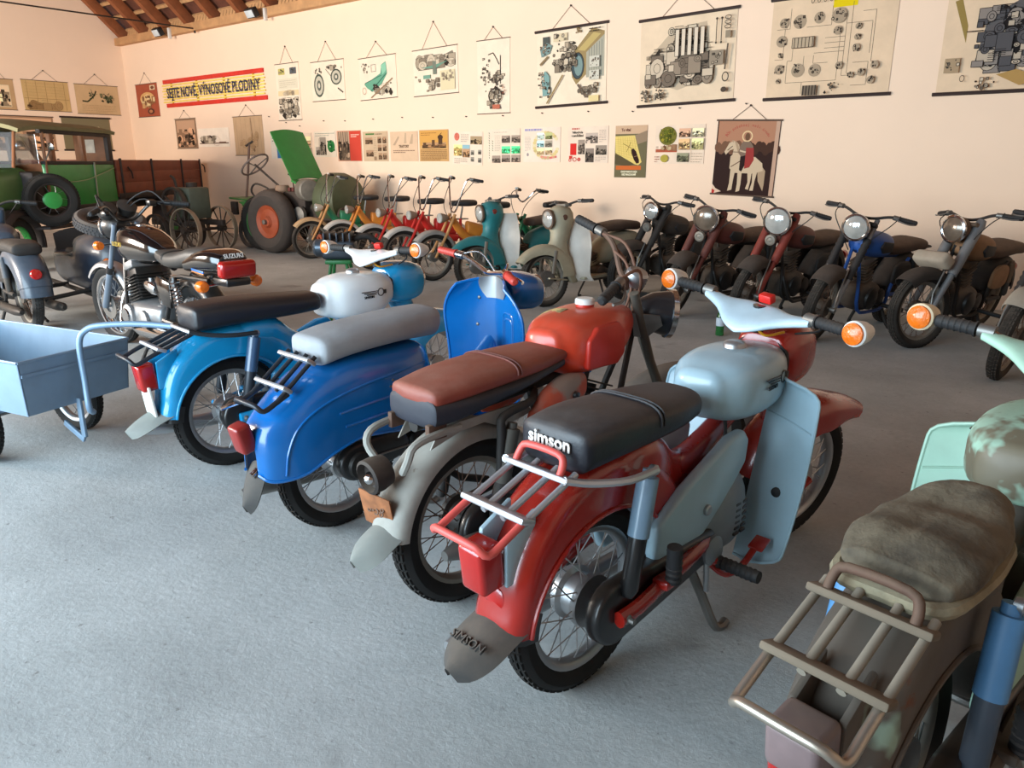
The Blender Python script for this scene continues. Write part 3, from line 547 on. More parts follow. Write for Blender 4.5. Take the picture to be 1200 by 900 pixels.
CR = (240, 222, 198)
M_EDGE = mat('thin_edge_rod', (92, 72, 58), .7)
ru = (M_EDGE, .006)
poster('wall_chart', 'narrow tall chart with two lamps above a mechanism drawing', (325, 74, 352, 141), CR, d_tall, rods=ru, string=.28, group=GU)
poster('wall_chart', 'chart of two round clutch gears, square and hung by string', (366, 71, 404, 118), CR, d_gear, rods=ru, string=.3, group=GU)
poster('wall_chart', 'chart of a green plough and its parts', (422, 66, 465, 116), CR, d_plough, rods=ru, string=.22, tilt=.02, group=GU)
poster('wall_chart', 'chart of a tractor axle housing with a yellow text block', (485, 56, 537, 111), CR, d_axle, rods=ru, string=.36, tilt=.02, group=GU)
poster('wall_chart', 'tall chart of a carburettor cutaway drawing', (560, 46, 598, 133), CR, d_carb, rods=ru, string=.16, group=GU)
rb = (M_ROD, .018)
poster('wall_chart', 'colour chart of a gearbox cut open with olive and teal casing, on dark rods', (630, 32, 711, 123), (238, 220, 194), d_cut, rods=rb, string=.26, tilt=.02, group=GU)
poster('wall_chart', 'large sepia chart of a multi-cylinder engine block on dark rods', (751, 17, 862, 121), (232, 208, 178), d_engine, rods=rb, string=.3, tilt=.02, group=GU)
poster('wall_chart', 'electrical wiring diagram chart with a yellow note at its top', (903, -8, 1048, 113), (228, 200, 168), d_wiring, rods=rb, string=.3, group=GU)
poster('wall_chart', 'chart of a dark tractor engine seen from its corner, with an olive side panel', (1106, -20, 1250, 107), (228, 200, 168), d_tractorcut, rods=rb, string=.3, group=GU)
poster('poster', 'small rust-red poster of a vehicle hung near the gable corner', (161, 98, 186, 137), (168, 86, 62), d_red_tractor, rods=ru, string=.22, group=GU)
poster('picture_chart', 'dark brown framed picture below the slogan banner', (207, 139, 231, 174), (150, 122, 98), d_dark, rods=ru, string=.16, group=GL)
poster('poster', 'white poster with a small print of an old car', (233, 150, 269, 172), (248, 232, 212), d_car, group=GL)
poster('wall_chart', 'faded brown cloth chart hung below the end of the slogan banner', (275, 136, 309, 182), (200, 166, 130), d_cloth, rods=ru, string=.2, group=GL)
poster('poster', 'white poster with a blue block, half hidden by the raised green bonnet', (318, 155, 341, 186), (232, 218, 202), d_p1, group=GL)
poster('poster', 'poster of two brown harvest photographs next to the raised green bonnet', (343, 156, 366, 185), (236, 210, 184), d_p2, group=GL)
poster('poster', 'white poster with a round green tractor emblem', (369, 154, 394, 184), (236, 220, 198), d_p3, group=GL)
poster('poster', 'poster half forest photograph and half plain red', (396, 153, 424, 189), (210, 150, 120), d_p4, group=GL)
poster('poster', 'tan newspaper poster with a green heading bar and eight small photographs', (426, 154, 455, 189), (206, 178, 146), d_p5, group=GL)
poster('poster', 'faded sepia poster with a brown title word across its middle', (458, 154, 490, 189), (222, 190, 158), d_p6, group=GL)
poster('poster', 'orange-brown poster of a steam engine above printed lines', (492, 152, 526, 189), (206, 162, 106), d_p7, group=GL)
poster('poster', 'white poster with a pink emblem and small field photographs', (531, 154, 566, 193), (240, 220, 198), d_p8, group=GL, tilt=-.03)
poster('poster', 'white poster with two green tinted photographs among grey ones', (572, 151, 610, 190), (238, 218, 196), d_p9, group=GL)
poster('poster', 'white poster with a wreath of corn around six small pictures', (614, 149, 657, 190), (240, 220, 200), d_p10, group=GL)
poster('poster', 'white poster with a red heading and red toy-like vehicles in its corner', (666, 148, 713, 191), (238, 216, 194), d_p11, group=GL)
poster('poster', 'olive poster of a potato beetle sitting on a yellow leaf', (721, 147, 758, 208), (130, 120, 90), d_beetle, group=GL)
poster('poster', 'white poster with a big olive potato and a grid of photographs', (768, 146, 826, 192), (240, 216, 192), d_potato, group=GL)
poster('poster', 'dark picture of a haloed rider in a red cloak on a white horse', (838, 141, 911, 229), (120, 84, 66), d_horse, rods=(M_EDGE, .01), string=.16, group=GL, tilt=-.03, cat_='picture')
poster('wall_chart', 'brown chart with a pale inset, cut off beside the creased map', (-22, 92, 17, 128), (196, 160, 118), d_lw1, True, ru, .2, group=GW)
poster('wall_chart', 'creased yellow-brown chart with a fringe of small figures', (27, 95, 81, 130), (206, 172, 118), d_lw2, True, ru, .2, group=GW)
poster('wall_chart', 'tan chart with a dark green crocodile-like implement drawing', (89, 100, 139, 134), (208, 176, 134), d_lw3, True, ru, .22, group=GW)
poster('wall_chart', 'wide brown farmyard picture behind the truck cab', (-8, 136, 64, 176), (170, 134, 104), d_lw4, True, (M_EDGE, .01), group=GW)
poster('wall_chart', 'olive chart with scattered white flowers behind the truck cab', (74, 138, 130, 176), (140, 126, 96), d_lw5, True, rb, group=GW)
# slogan banner made of painted boards on yellow slats
xl = on_plane(193, 110, 1, WALL_Y).x; xr = on_plane(312, 100, 1, WALL_Y).x; zt = on_plane(250, 87, 1, WALL_Y).z; zb = on_plane(250, 122, 1, WALL_Y).z
bw, bh = xr - xl, zt - zb
bn = thing('slogan_banner', 'red and yellow slatted slogan board with dark blue lettering', 'sign', ((xl + xr) / 2, WALL_Y - .02, zb))
MR, MY, MN = mat('banner_red', (214, 46, 34), .5), mat('banner_yellow', (246, 216, 110), .6), mat('banner_navy', (38, 46, 74), .6)
for k, z in enumerate((bh * .07, bh * .93)): MB().box((0 if k else .06, 0, z), (bw - .06, .03, bh * .14), None, .004).build('red_board', MR, bn)
for k in range(7): MB().box((-.03 + .03 * (k % 2), -.005, bh * (.2 + k * .1)), (bw, .016, bh * .052), None, .003).build('slat', MY, bn)
for k in range(4): MB().box((-bw * .41 + k * bw * .27, .004, bh * .5), (.05, .014, bh * .78)).build('upright_strip', mat('banner_strip', (196, 156, 40), .6), bn)
o = text_mesh('lettering', 'SEJTE NOVÉ, VÝNOSOVÉ PLODINY', bh * .5, MN, bn, frame((0, -.016, bh * .49), (1, 0, 0), (0, 0, 1)), .002, sx=.58, bold=.006)
ws = max(v.co.x for v in o.data.vertices) - min(v.co.x for v in o.data.vertices); f = bw * .92 / ws
for v in o.data.vertices: v.co.x *= f
# spare nails in the plaster between the rows
for (u, v) in ((316, 137), (336, 144), (352, 148), (380, 142), (405, 142), (438, 140), (472, 138), (508, 138), (547, 137), (590, 136), (636, 133), (690, 131), (742, 131), (797, 127), (875, 122)):
    p = on_plane(u, v, 1, WALL_Y); o = MB().tube([(0, .02, 0), (0, -.03, .006)], .008, 6).build('nail', M_NAIL); o.location = p
    tag(o, 'bare nail sticking out of the plaster between the poster rows', 'nail', 'bare nails in the back wall')
# ------------------------------------------------------------------ motorcycle kit (x forward, y left, z up, origin under the rear axle)
M_TYRE = mat('tyre_rubber', (30, 29, 28), .8, dust=.35, dustcol=(96, 90, 84), spec=.3); M_TYRE_D = mat('dusty_tyre', (44, 41, 38), .9, dust=.8, dustcol=(112, 102, 92), spec=.2)
M_ALU = mat('aluminium', (176, 178, 180), .38, .85, vary=.08, dust=.15); M_CHROME = mat('chrome', (205, 206, 208), .16, 1.0, vary=.05)
M_STEEL = mat('dull_steel', (128, 126, 122), .45, .7, vary=.15, dust=.25); M_RUST = mat('rusty_steel', (98, 72, 58), .75, .3, vary=.3, dust=.4)
M_RIM_D = mat('dusty_rim', (132, 126, 116), .6, .4, vary=.2, dust=.4); M_BLACK = mat('black_paint', (20, 20, 22), .32, coat=.3, dust=.15); M_BLACK_D = mat('dusty_black', (34, 31, 29), .7, dust=.55, dustcol=(98, 84, 72))
M_RUB = mat('grip_rubber', (28, 28, 30), .7, dust=.15); M_LENS = mat('headlamp_glass', (196, 196, 190), .08, .35, coat=1.0, vary=.15, nscale=14); M_LENS_D = mat('dim_headlamp_glass', (118, 104, 90), .2, .3, coat=.6, vary=.25, nscale=10)
M_AMBER = mat('amber_lens', (232, 112, 22), .2, coat=.6, vary=.15, nscale=40, bump=.4, bscale=90); M_REDL = mat('red_lens', (168, 22, 18), .2, coat=.6, vary=.12); M_REDGRIP = mat('red_grip', (188, 62, 50), .5)
M_ENGD = mat('dusty_engine', (74, 68, 62), .7, .2, vary=.25, dust=.5); M_ENGB = mat('black_engine', (38, 35, 33), .45, .3, dust=.35, dustcol=(90, 80, 70)); M_WIRE = mat('cable_sheath', (34, 32, 32), .6); M_CREAMCUP = mat('cream_plastic', (226, 206, 172), .5, vary=.1)
CACHE = {}
def steer_mat(px, pz, rake, ang):
    ax = Vector((-math.sin(rake), 0, math.cos(rake))); p = Vector((px, 0, pz))
    return Matrix.Translation(p) @ Matrix.Rotation(ang, 4, ax) @ Matrix.Translation(-p)
def shared(key, fn):
    if key not in CACHE: o = fn(); CACHE[key] = o.data; bpy.data.objects.remove(o)
    return CACHE[key]
def wheel(root, M, R=.27, s=.038, rim=None, tyre=None, hub=.045, hubw=.05, nsp=36, hubm=None, tread=True, name='wheel', spm=None, drum=None):
    rim = rim or M_ALU; tyre = tyre or M_TYRE; hubm = hubm or M_ALU; spm = spm or M_ALU; H = 1.75 * s; Rr = R - H
    def f_rim():
        m = MB(); m.lathe([(Rr + .006, -s * .66), (Rr + .006, -s * .5), (Rr - .006, -s * .46), (Rr - .012, -s * .2), (Rr - .012, s * .2), (Rr - .006, s * .46), (Rr + .006, s * .5), (Rr + .006, s * .66), (Rr - .01, s * .62), (Rr - .02, s * .25), (Rr - .02, -s * .25), (Rr - .01, -s * .62)], n=48, closed=True); return m.build('wheel', rim, None, 50)
    def f_tyre():
        m = MB(); m.lathe([(Rr, -s * .58), (Rr + .3 * H, -s * .96), (Rr + .62 * H, -s), (R - .14 * H, -s * .74), (R - .03 * H, -s * .4), (R, 0), (R - .03 * H, s * .4), (R - .14 * H, s * .74), (Rr + .62 * H, s), (Rr + .3 * H, s * .96), (Rr, s * .58)], n=48, closed=True)
        if tread:
            n = 54
            for k in range(n):
                for t, dr, tw in ((-.52, -.075, .5), (-.16, -.01, .05), (.2, -.015, -.05), (.56, -.085, -.5)):
                    a = 2 * PI * (k + (.5 if t > 0 else 0)) / n; rr = R + dr * H
                    m.box((rr * math.cos(a), t * s, rr * math.sin(a)), (.008, s * .27, R * .085), (0, -a, 0))
        return m.build('tyre', tyre, None, 35)
    def f_hub():
        m = MB(); w = hubw; m.lathe([(.012, -w - .03), (.012, -w), (hub * .96, -w + .001), (hub, -w * .6), (hub * .82, -w * .4), (hub * .82, w * .4), (hub, w * .6), (hub * .96, w), (.012, w), (.012, w + .03)], n=24); return m.build('hub', hubm, None, 40)
    def f_sp():
        m = MB()
        for i in range(nsp):
            sd = 1 if i % 2 else -1; a = 2 * PI * i / nsp; b = a + (.5 if (i // 2) % 2 else -.5) * min(1, .06 / hub)
            m.tube([(hub * .9 * math.cos(b), sd * hubw * .8, hub * .9 * math.sin(b)), ((Rr - .008) * math.cos(a), sd * s * .15, (Rr - .008) * math.sin(a))], .0021, 4)
        return m.build('spokes', spm, None, 60)
    k = (R, s, rim.name, tyre.name, hub, hubw, nsp, hubm.name, tread)
    w = obj(name, shared(('r',) + k, f_rim), root); w.matrix_local = M
    obj('tyre', shared(('t',) + k, f_tyre), w); obj('hub', shared(('h',) + k, f_hub), w); sp = obj('spokes', shared(('s',) + k, f_sp), w); sp['kind'] = 'stuff'
    return w
def Tr(x, y, z): return Matrix.Translation((x, y, z))
def tubes(root, name, m, paths, M=None, smooth=0, n=8):
    o = None
    for p, r in paths: o = MB(M).tube(p, r, n, smooth).build(name, m, root)
    return o
def headlight(root, M, c, R, depth, shell, lens=None, rim=None, name='headlight', tilt=0.0):
    d = Vector((math.cos(tilt), 0, math.sin(tilt)))
    h = MB(M).lathe([(.015, -depth), (R * .55, -depth * .9), (R * .86, -depth * .55), (R * .98, -depth * .2), (R, 0)], c, d, 28).build(name, shell, root)
    MB(M).lathe([(R - .004, -.012), (R + .009, -.01), (R + .009, .01), (R - .004, .016), (R - .01, .012)], c, d, 28, caps=False).build('headlight_ring', rim or M_CHROME, h)
    MB(M).lathe([(R - .005, .006), (R * .7, .024), (R * .35, .034), (.002, .037)], c, d, 24).build('headlight_glass', lens or M_LENS, h); return h
def shock(root, top, bot, up, low, r=.026, cover=.55, spring=None):
    a, b = Vector(top), Vector(bot); mid = a + (b - a) * cover; d = (b - a)
    s = MB().tube([a, a + d * .06, a + d * .06, mid], [r * .6, r * .6, r, r], 14).build('shock_absorber', up, root)
    if spring:
        pts = []; u = d.orthogonal().normalized(); w = d.normalized().cross(u); nt = 9
        for i in range(nt * 8 + 1):
            t = i / (nt * 8); q = 2 * PI * nt * t; pts.append(a + d * (.1 + .7 * t) + u * r * math.cos(q) + w * r * math.sin(q))
        MB().tube(pts, r * .2, 5).build('spring', spring, s)
        MB().tube([a, b], r * .45, 8).build('damper_rod', low, s)
    else: MB().tube([mid, a + d * .94, b], [r * .86, r * .86, r * .5], 14).build('lower_tube', low, s)
    return s
def bars(root, M, pts, r, m, grip, gl=.12, levers=True, gr=.017, lm=None):
    # pts: right half centre->end (y negative); mirrored
    full = [(p[0], -p[1], p[2]) for p in pts[::-1]] + [p for p in pts if abs(p[1]) > 1e-6 or p is not pts[0]]
    if abs(pts[0][1]) < 1e-6: full = [(p[0], -p[1], p[2]) for p in pts[:0:-1]] + list(pts)
    h = MB(M).tube(full, r, 8, 4).build('handlebar', m, root)
    for sg in (1, -1):
        e = Vector((pts[-1][0], pts[-1][1] * sg, pts[-1][2])); q = Vector((pts[-2][0], pts[-2][1] * sg, pts[-2][2])); d = (e - q).normalized()
        g = MB(M).tube([e - d * gl, e - d * gl * .96, e - d * gl * .96, e, e + d * .008], [gr * 1.25, gr * 1.25, gr, gr, gr * .6], 12)
        for k in range(5): g.lathe([(gr, -.004), (gr * 1.08, 0), (gr, .004)], e - d * gl * (.15 + .16 * k), d, 12, caps=False)
        g.build('grip', grip, h)
        if levers:
            f = Vector((.045, 0, -.012)); tubes(h, 'lever', lm or M_STEEL, [([e - d * (gl + .03) + f * .3, e - d * gl * .8 + f, e - d * gl * .3 + f * 1.25, e + f * .9], .0055)], M, 3, 6)
            MB(M).tube([e - d * (gl + .045), e - d * (gl + .005)], gr * 1.05, 10).build('clamp', lm or M_STEEL, h)
    return h
def indicator(root, M, c, cup, R=.036, back=True):
    d = (-1, 0, 0) if back else (1, 0, 0)
    i = MB(M).lathe([(.012, -.07), (R * .6, -.058), (R * .9, -.032), (R * 1.06, 0), (R * 1.06, .012), (R * .95, .016)], c, d, 20).build('indicator', cup, root)
    MB(M).lathe([(R * .95, .012), (R * .9, .022), (R * .5, .03), (.001, .033)], c, d, 20).build('amber_lens', M_AMBER, i); return i
def engine(root, c=(.6, 0, .34), s=1.0, m=None, cyl=None, tilt=.3, fins=7, cover=None, w=.11):
    m = m or M_ENGD; x, y, z = c
    e = MB().body([(x - .16 * s, z - .02, w * .75, .08 * s), (x - .06 * s, z, w, .105 * s), (x + .08 * s, z, w, .11 * s), (x + .17 * s, z + .01, w * .8, .085 * s)], 3, 20, (.03, .03)).build('engine', m, root)
    for sg in (-1, 1):
        MB().lathe([(.085 * s, 0), (.082 * s, .02), (.06 * s, .032), (.001, .036)], (x + .06 * s, sg * w * .93, z), (0, sg, 0), 22).build('crankcase_cover', cover or m, e)
        MB().lathe([(.065 * s, 0), (.06 * s, .018), (.001, .026)], (x - .09 * s, sg * w * .9, z - .005), (0, sg, 0), 18).build('crankcase_cover', cover or m, e)
    cb = MB(); d = Vector((math.sin(tilt), 0, math.cos(tilt))); b = Vector((x + .04 * s, 0, z + .08 * s)); cb.tube([b, b + d * .19 * s], .045 * s, 14)
    rot = (0, tilt, 0)
    for k in range(fins): q = b + d * (.03 + k * .024) * s; wd = .15 * s if k > fins - 4 else .125 * s; cb.box(q, (wd, wd * .98, .007), rot, .002, 1)
    cb.tube([b + d * .19 * s, b + d * .24 * s], [.012, .01], 8); cb.build('cylinder', cyl or m, e)
    return e
def exhaust(root, side, m, x0=.72, z0=.5, xe=-.35, z=.18, y=.14, R=.036, header=None, down=.24):
    h = MB().tube([(x0 - .05, side * .02, z0), (x0 + .06, side * .05, z0 - .03), (x0 + .1, side * .1, z0 - .12), (x0 + .02, side * y, down), (x0 - .16, side * y, z)], .016, 10, 4).build('exhaust_pipe', header or m, root)
    MB().tube([(x0 - .18, side * y, z), (x0 - .3, side * y, z), (xe + .2, side * y, z + .02), (xe + .06, side * y, z + .03), (xe, side * y, z + .03)], [.017, R, R, R * .9, R * .45], 16).build('muffler', m, root)
    return h
def seat_body(root, st, m, dome=(.03, .03), name='seat', strap=None, strapm=None, piping=None):
    s = MB().body(st, 5, 26, dome).build(name, m, root, 60)
    if strap is not None:
        i = min(range(len(st) - 1), key=lambda k: abs((st[k][0] + st[k + 1][0]) / 2 - strap)); a, b = st[i], st[i + 1]; t = (strap - a[0]) / (b[0] - a[0])
        q = [a[j] + (b[j] - a[j]) * t for j in range(len(a))]; q += [2.6, q[3]][len(q) - 4:] if len(q) < 6 else []
        mb = MB()
        for dx in (-.008, .008):
            pts = [(strap + dx, (q[2] + .003) * math.copysign(abs(math.cos(a_)) ** (2 / q[4]), math.cos(a_)), q[1] + (q[3] + .003) * math.sin(a_) ** (2 / q[4])) for a_ in [PI * k / 16 for k in range(17)]]
            mb.tube(pts, .004, 6)
        mb.build('seat_strap', strapm or m, s)
    return s
def rack(root, m, plate, endm, x0=-.2, z0=.63, x1=-.44, z1=.52, hw=.1, arch=None, ends=True):
    r = MB(); d = Vector((x1 - x0, 0, z1 - z0)); a = Vector((x0, 0, z0))
    for k in (-1, -.36, .36, 1):
        o = Vector((0, k * hw, 0)); ext = .78 if abs(k) < .5 else 1.0; r.tube([a + o - d * .12, a + o + d * ext], .0085, 10)
    k = r.build('luggage_rack', m, root)
    for t in (.04, .72): p = a + d * t; MB().box(p + Vector((0, 0, .006)), (.045, hw * 2 + .03, .016), (0, -math.atan2(d.z, -d.x), 0), .005).build('cross_plate', plate, k)
    e = a + d; MB().tube([e + Vector((.05, hw, .022)), e + Vector((0, hw, 0)), e + Vector((-.05, hw * .98, -.02)), e + Vector((-.07, hw * .75, 0)), e + Vector((-.075, 0, .004)), e + Vector((-.07, -hw * .75, 0)), e + Vector((-.05, -hw * .98, -.02)), e + Vector((0, -hw, 0)), e + Vector((.05, -hw, .022))], .0095, 10, 3).build('rack_end_loop', endm, k)
    if arch: MB().tube([a + Vector((-.02, hw * .8, -.0)), a + Vector((0, hw * .78, .035)), a + Vector((.006, hw * .55, .055)), a + Vector((.006, -hw * .55, .055)), a + Vector((0, -hw * .78, .035)), a + Vector((-.02, -hw * .8, 0))], .0095, 10, 3).build('rack_arch', arch, k)
    return k
def mudflap(root, m, x, z, w=.075, L=.17, a=.65, text=None, tm=None):
    def fn(u, v):
        k = w * math.sqrt(max(.02, 1 - .96 * (max(0, u - .35) / .65) ** 2.4)); y = (v * 2 - 1) * k; d = u * L
        return (x - d * math.cos(a) - .02 * (1 - (v * 2 - 1) ** 2) * u, y, z - d * math.sin(a) * (.6 + .5 * u) + .035 * (1 - (v * 2 - 1) ** 2))
    f = MB().sheet(fn, 14, 12, .006).build('mudflap', m, root)
    if text:
        p = fn(.62, .5); text_mesh('lettering', text, .032, tm, f, frame((p[0] - .004, p[1], p[2] + .004), (0, -1, 0), (math.cos(a), 0, math.sin(a))), .004)
    return f
def badge(root, c, nrm_side, size=.02, m=None, L=.1, up=(0, 0, 1)):
    m = m or M_BLACK; x, y, z = c; s = nrm_side
    RM = Matrix.Translation(c) @ Matrix.Rotation(-s * .075, 4, 'Z') @ Matrix.Translation((-x, -y, -z)); mb = MB(RM).lathe([(size * .8, 0), (size, 0), (size, .003), (size * .8, .003)], c, (0, s, 0), 20, True)
    for k in range(3): mb.box((x - size - L * .5 + k * .006, y, z + .008 - k * .008), (L - k * .02, .006, .004))
    mb.box((x + size + .008, y, z), (.014, .006, .02)); b = mb.build('tank_badge', m, root)
    text_mesh('lettering', 'SIMSON', size * .85, m, b, RM @ frame((x - size - L * .55, y + s * .002, z - .02), (-s, 0, 0) if s > 0 else (1, 0, 0), (0, 0, 1)), .002)
    return b
# ------------------------------------------------------------------ step-through mopeds with egg tank and leg shields
def star(label, loc, hd, steer, body, tankm, cover, seat, barc, shU, shL, rackm, platem, endm, arch, gripm=None, cup=None, lean=0.0, group=None, rim=None, tyre=None, plate=None, shields=True, strap=.17, seatname=None, flap=None, flaptext=None, eng=None, swing=None, sadz=0.0, lamp_low=None, drum=None, lumpy=False, seatk=(1.0, 0.0), tankk=1.0):
    r = thing('moped', label, 'moped', loc, hd, group, lean); W = 1.25; R = .27
    S = steer_mat(.93, .86, .45, steer); cup = cup or M_WHT; gripm = gripm or M_RUB; swing = swing or body
    wheel(r, Tr(0, 0, R), R, .037, rim, tyre, .078, .045, hubm=drum or M_ALU); wheel(r, S @ Tr(W, 0, R), R, .037, rim, tyre, .06, .045, hubm=drum or M_ALU)
    Rt = lambda t: .02 + .088 * max(0, 1 - ((t - .30) / .62) ** 2) ; f = MB().fender((0, R), .33, 18, 172, .092, .045, .06, .004, 40, wf=lambda t: 1 - .12 * max(0, t - .5), df=lambda t: (.045 + Rt(t)) / .045, Rf=Rt).build('rear_mudguard', body, r)
    for s in (-1, 1):
        lip = [(.287 * math.cos(math.radians(a)), s * .094 * (1 - .12 * max(0, (a - 18) / 154 - .5)), R + .287 * math.sin(math.radians(a))) for a in range(18, 173, 7)]
        MB().tube(lip, .0065, 8).build('mudguard_lip', body, f)
    MB().body([(-.05, .62, .06, .05), (.03, .64, .085, .05), (.13, .64, .092, .07, 3), (.25, .60, .085, .10, 3), (.36, .53, .06, .085), (.46, .53, .042, .05), (.62, .59, .034, .04), (.80, .68, .032, .036), (.93, .77, .034, .034)], 4, 18, (.02, .02)).build('frame_shell', body, r)
    # seat
    z = sadz
    if lumpy: st = [(-.10, .735, .10, .03, 2.6, .04), (-.02, .745, .115, .04, 2.4, .05), (.08, .742, .12, .045, 2.3, .05), (.16, .735, .11, .04, 2.3, .05), (.24, .745, .09, .055, 2.2, .055), (.31, .735, .065, .04, 2.2, .05)]
    else: st = [(-.115, .745 + z, .112, .056, 4.2, .06), (0, .754 + z, .124, .058, 3.8, .06), (.14, .754 + z, .124, .055, 3.4, .058), (.29, .75 + z, .115, .052, 3.2, .052), (.40, .75 + z, .095, .046, 2.8, .048)]
    st = [(-.115 + (a[0] + .115) * seatk[0] + seatk[1],) + tuple(a[1:]) for a in st]
    sb = seat_body(r, st, seat, (.02, .03), strap=strap, strapm=seat)
    if lumpy:
        from mathutils import noise
        bm = bmesh.new(); bm.from_mesh(sb.data); bmesh.ops.subdivide_edges(bm, edges=bm.edges[:], cuts=1, use_grid_fill=True); bm.normal_update()
        for v_ in bm.verts:
            q = v_.co; d_ = noise.noise(q * 9) * .014 + noise.noise(Vector((q.x * 6, q.y * 26, q.z * 8))) * .006; v_.co += v_.normal * d_
        bm.to_mesh(sb.data); bm.free(); sb.data.shade_smooth()
        MB().tube([(-.115, .085, .705), (-.122, 0, .702), (-.115, -.085, .705), (0, -.105, .705), (.13, -.102, .705), (.24, -.07, .705), (.24, .07, .705), (.13, .102, .705), (0, .105, .705)], .016, 8, 4, True).build('seat_pan_rim', mat('cream_foam', (138, 128, 104), .9, vary=.3, nscale=14, dust=.3, dustcol=(100, 90, 74), bump=.6, bscale=20), sb)
    if seatname: text_mesh('lettering', seatname, .05, M_WHT, sb, frame((-.1375, 0, .762 + z), (0, -1, 0), (0, 0, 1)), .0015, bold=.0012)
    # tank
    tk = MB().body([(a[0], a[1], a[2] * (1 + (tankk - 1) * .5), a[3] * tankk, a[4], a[5] * tankk) for a in [(.535, .745, .085, .07, 3.0, .075), (.60, .75, .125, .085, 3.3, .095), (.70, .755, .138, .092, 3.4, .105), (.82, .76, .132, .085, 3.3, .098), (.905, .77, .095, .068, 2.7, .075)]], 5, 28, (.035, .03)).build('fuel_tank', tankm, r, 60)
    MB().lathe([(.036, -.02), (.036, .012), (.03, .02), (.02, .024), (.001, .025)], (.73, 0, .755 + .09 * tankk), (0, 0, 1), 24).build('filler_cap', M_ALU, tk)
    for s in (-1, 1): badge(tk, (.80, s * .1345 * (1 + (tankk - 1) * .5), .77), s, .021)
    MB().body([(.90, .775, .1, .085), (.915, .777, .1, .085)], 2, 28).build('tank_band', M_RUB, tk)
    tubes(r, 'fuel_hose', M_WIRE, [([(.6, -.06, .66), (.59, -.07, .60), (.56, -.06, .53), (.6, -.05, .45)], .006)], None, 4)
    # headlamp nacelle + fork shroud
    n = MB().body([(.905, .79, .09, .085, 3, .09), (.96, .80, .108, .10, 3.2, .12), (1.05, .80, .108, .10, 3.4, .12), (1.12, .795, .096, .085, 3, .1), (1.14, .792, .08, .072, 2.5)], 4, 24, (.01, 0)).build('headlamp_nacelle', body, r)
    headlight(r, None, (1.142, 0, .797), .068, .04, body)
    sh = MB(S); sh.loft([[(cx + a * math.cos(t), b * math.sin(t), cz + .25 * a * math.cos(t)) for t in [2 * PI * k / 20 for k in range(20)]] for cx, cz, a, b in ((1.01, .73, .075, .07), (1.03, .67, .065, .062), (1.06, .6, .058, .06), (1.10, .5, .06, .07))]); sh.build('fork_shroud', body, r)
    MB(S).fender((W, R), .335, 40, 168, .095, .125, .08, .004, 26, wf=lambda t: .72 + .3 * min(1, 4 * t * (1.15 - t)), df=lambda t: .55 + .5 * min(1, 3 * t), Rf=lambda t: .06 * max(0, 1 - 4 * t) ** 1.5).build('front_mudguard', body, r)
    tubes(r, 'fork', body, [([(1.10, s * .075, .5), (1.12, s * .078, .34), (1.16, s * .078, .25), (W, s * .07, R)], .016) for s in (-1, 1)], S, 3)
    # handlebar fairing, bar ends, indicators
    def ringy(y):
        k = abs(y) / .21; ch = .016 + .052 / (1 + (k / .5) ** 4); t = .020 - .006 * k; dx = -.03 + .03 * k; dz = .036 * min(1, k) ** 1.2
        pts = []
        for a in [2 * PI * q / 18 for q in range(18)]:
            u = math.copysign(abs(math.cos(a)) ** .7, math.cos(a)) * ch; w = math.copysign(abs(math.sin(a)) ** .9, math.sin(a)) * t
            pts.append((.86 + dx + u, y, 0.93 + dz + w + u * .5 * (1 - k * .7)))
        return pts
    MB(S).loft([ringy(y) for y in [q * .0175 for q in range(-12, 13)]]).build('handlebar_fairing', barc, r, 60)
    MB(S).box((.905, 0, .99), (.03, .05, .03), (0, -.3, 0), .006).build('ignition_key_block', mat('red_plastic', (206, 36, 30), .4), r)
    MB(S).tube([(.88, 0, .88), (.875, 0, .97)], .022, 14).build('steering_stem', M_BLACK, r)
    tubes(r, 'control_cable', mat('yellow_cable', (226, 160, 30), .5), [([(.83, .03, .91), (.85, .05, .885), (.93, .06, .89)], .0045), ([(.83, -.03, .91), (.85, -.06, .885), (.93, -.07, .89)], .0045)], S, 4)
    bars(r, S, [(.845, 0, .925), (.85, -.08, .93), (.862, -.15, .955), (.862, -.21, .974), (.845, -.33, .978)], .011, M_CHROME, gripm, .1, True, .018)
    for s in (-1, 1): indicator(r, S, (.84, s * .372, .98), cup, .036)
    tubes(r, 'control_cable', M_WIRE, [([(.87, s * .24, .975), (.92, s * .2, .93), (.95, s * .1, .89)], .004) for s in (-1, 1)], S, 4)
    # leg shields
    if shields:
        for s in (-1, 1):
            def fn(u, v, s=s):
                t = abs(2 * v - 1); yo = .285 * (1 - .06 * t ** 2 - .38 * (max(0, t - .78) / .22) ** 3); yo -= .02 * (1 - v); yi = .088
                y = yi + (yo - yi) * u; return (.675 + .14 * v + .035 * (1 - u) * v - .02 * u * u, s * y, .175 + .585 * v)
            l = MB().sheet(fn, 12, 40, .005).build('leg_shield', cover, r, 60)
            e = [fn(u / 12, 0) for u in range(13)] + [fn(1, v / 40) for v in range(1, 41)] + [fn(u / 12, 1) for u in range(11, -1, -1)]
            MB().tube(e, .0055, 7).build('rolled_edge', cover, l)
            MB().tube([fn(.05, .8), fn(.5, .78), fn(.96, .75)], .007, 8, flat=.5).build('pressed_rib', cover, l)
            p = fn(.55, .4); MB().lathe([(.016, -.008), (.016, .008), (.006, .012)], p, (-1, 0, 0), 12).build('rubber_grommet', M_RUB, l)
    # side covers
    pts = [(.165, .365), (.18, .455), (.30, .525), (.55, .625), (.62, .63), (.65, .595), (.64, .52), (.54, .43), (.42, .35), (.32, .31), (.21, .295)]
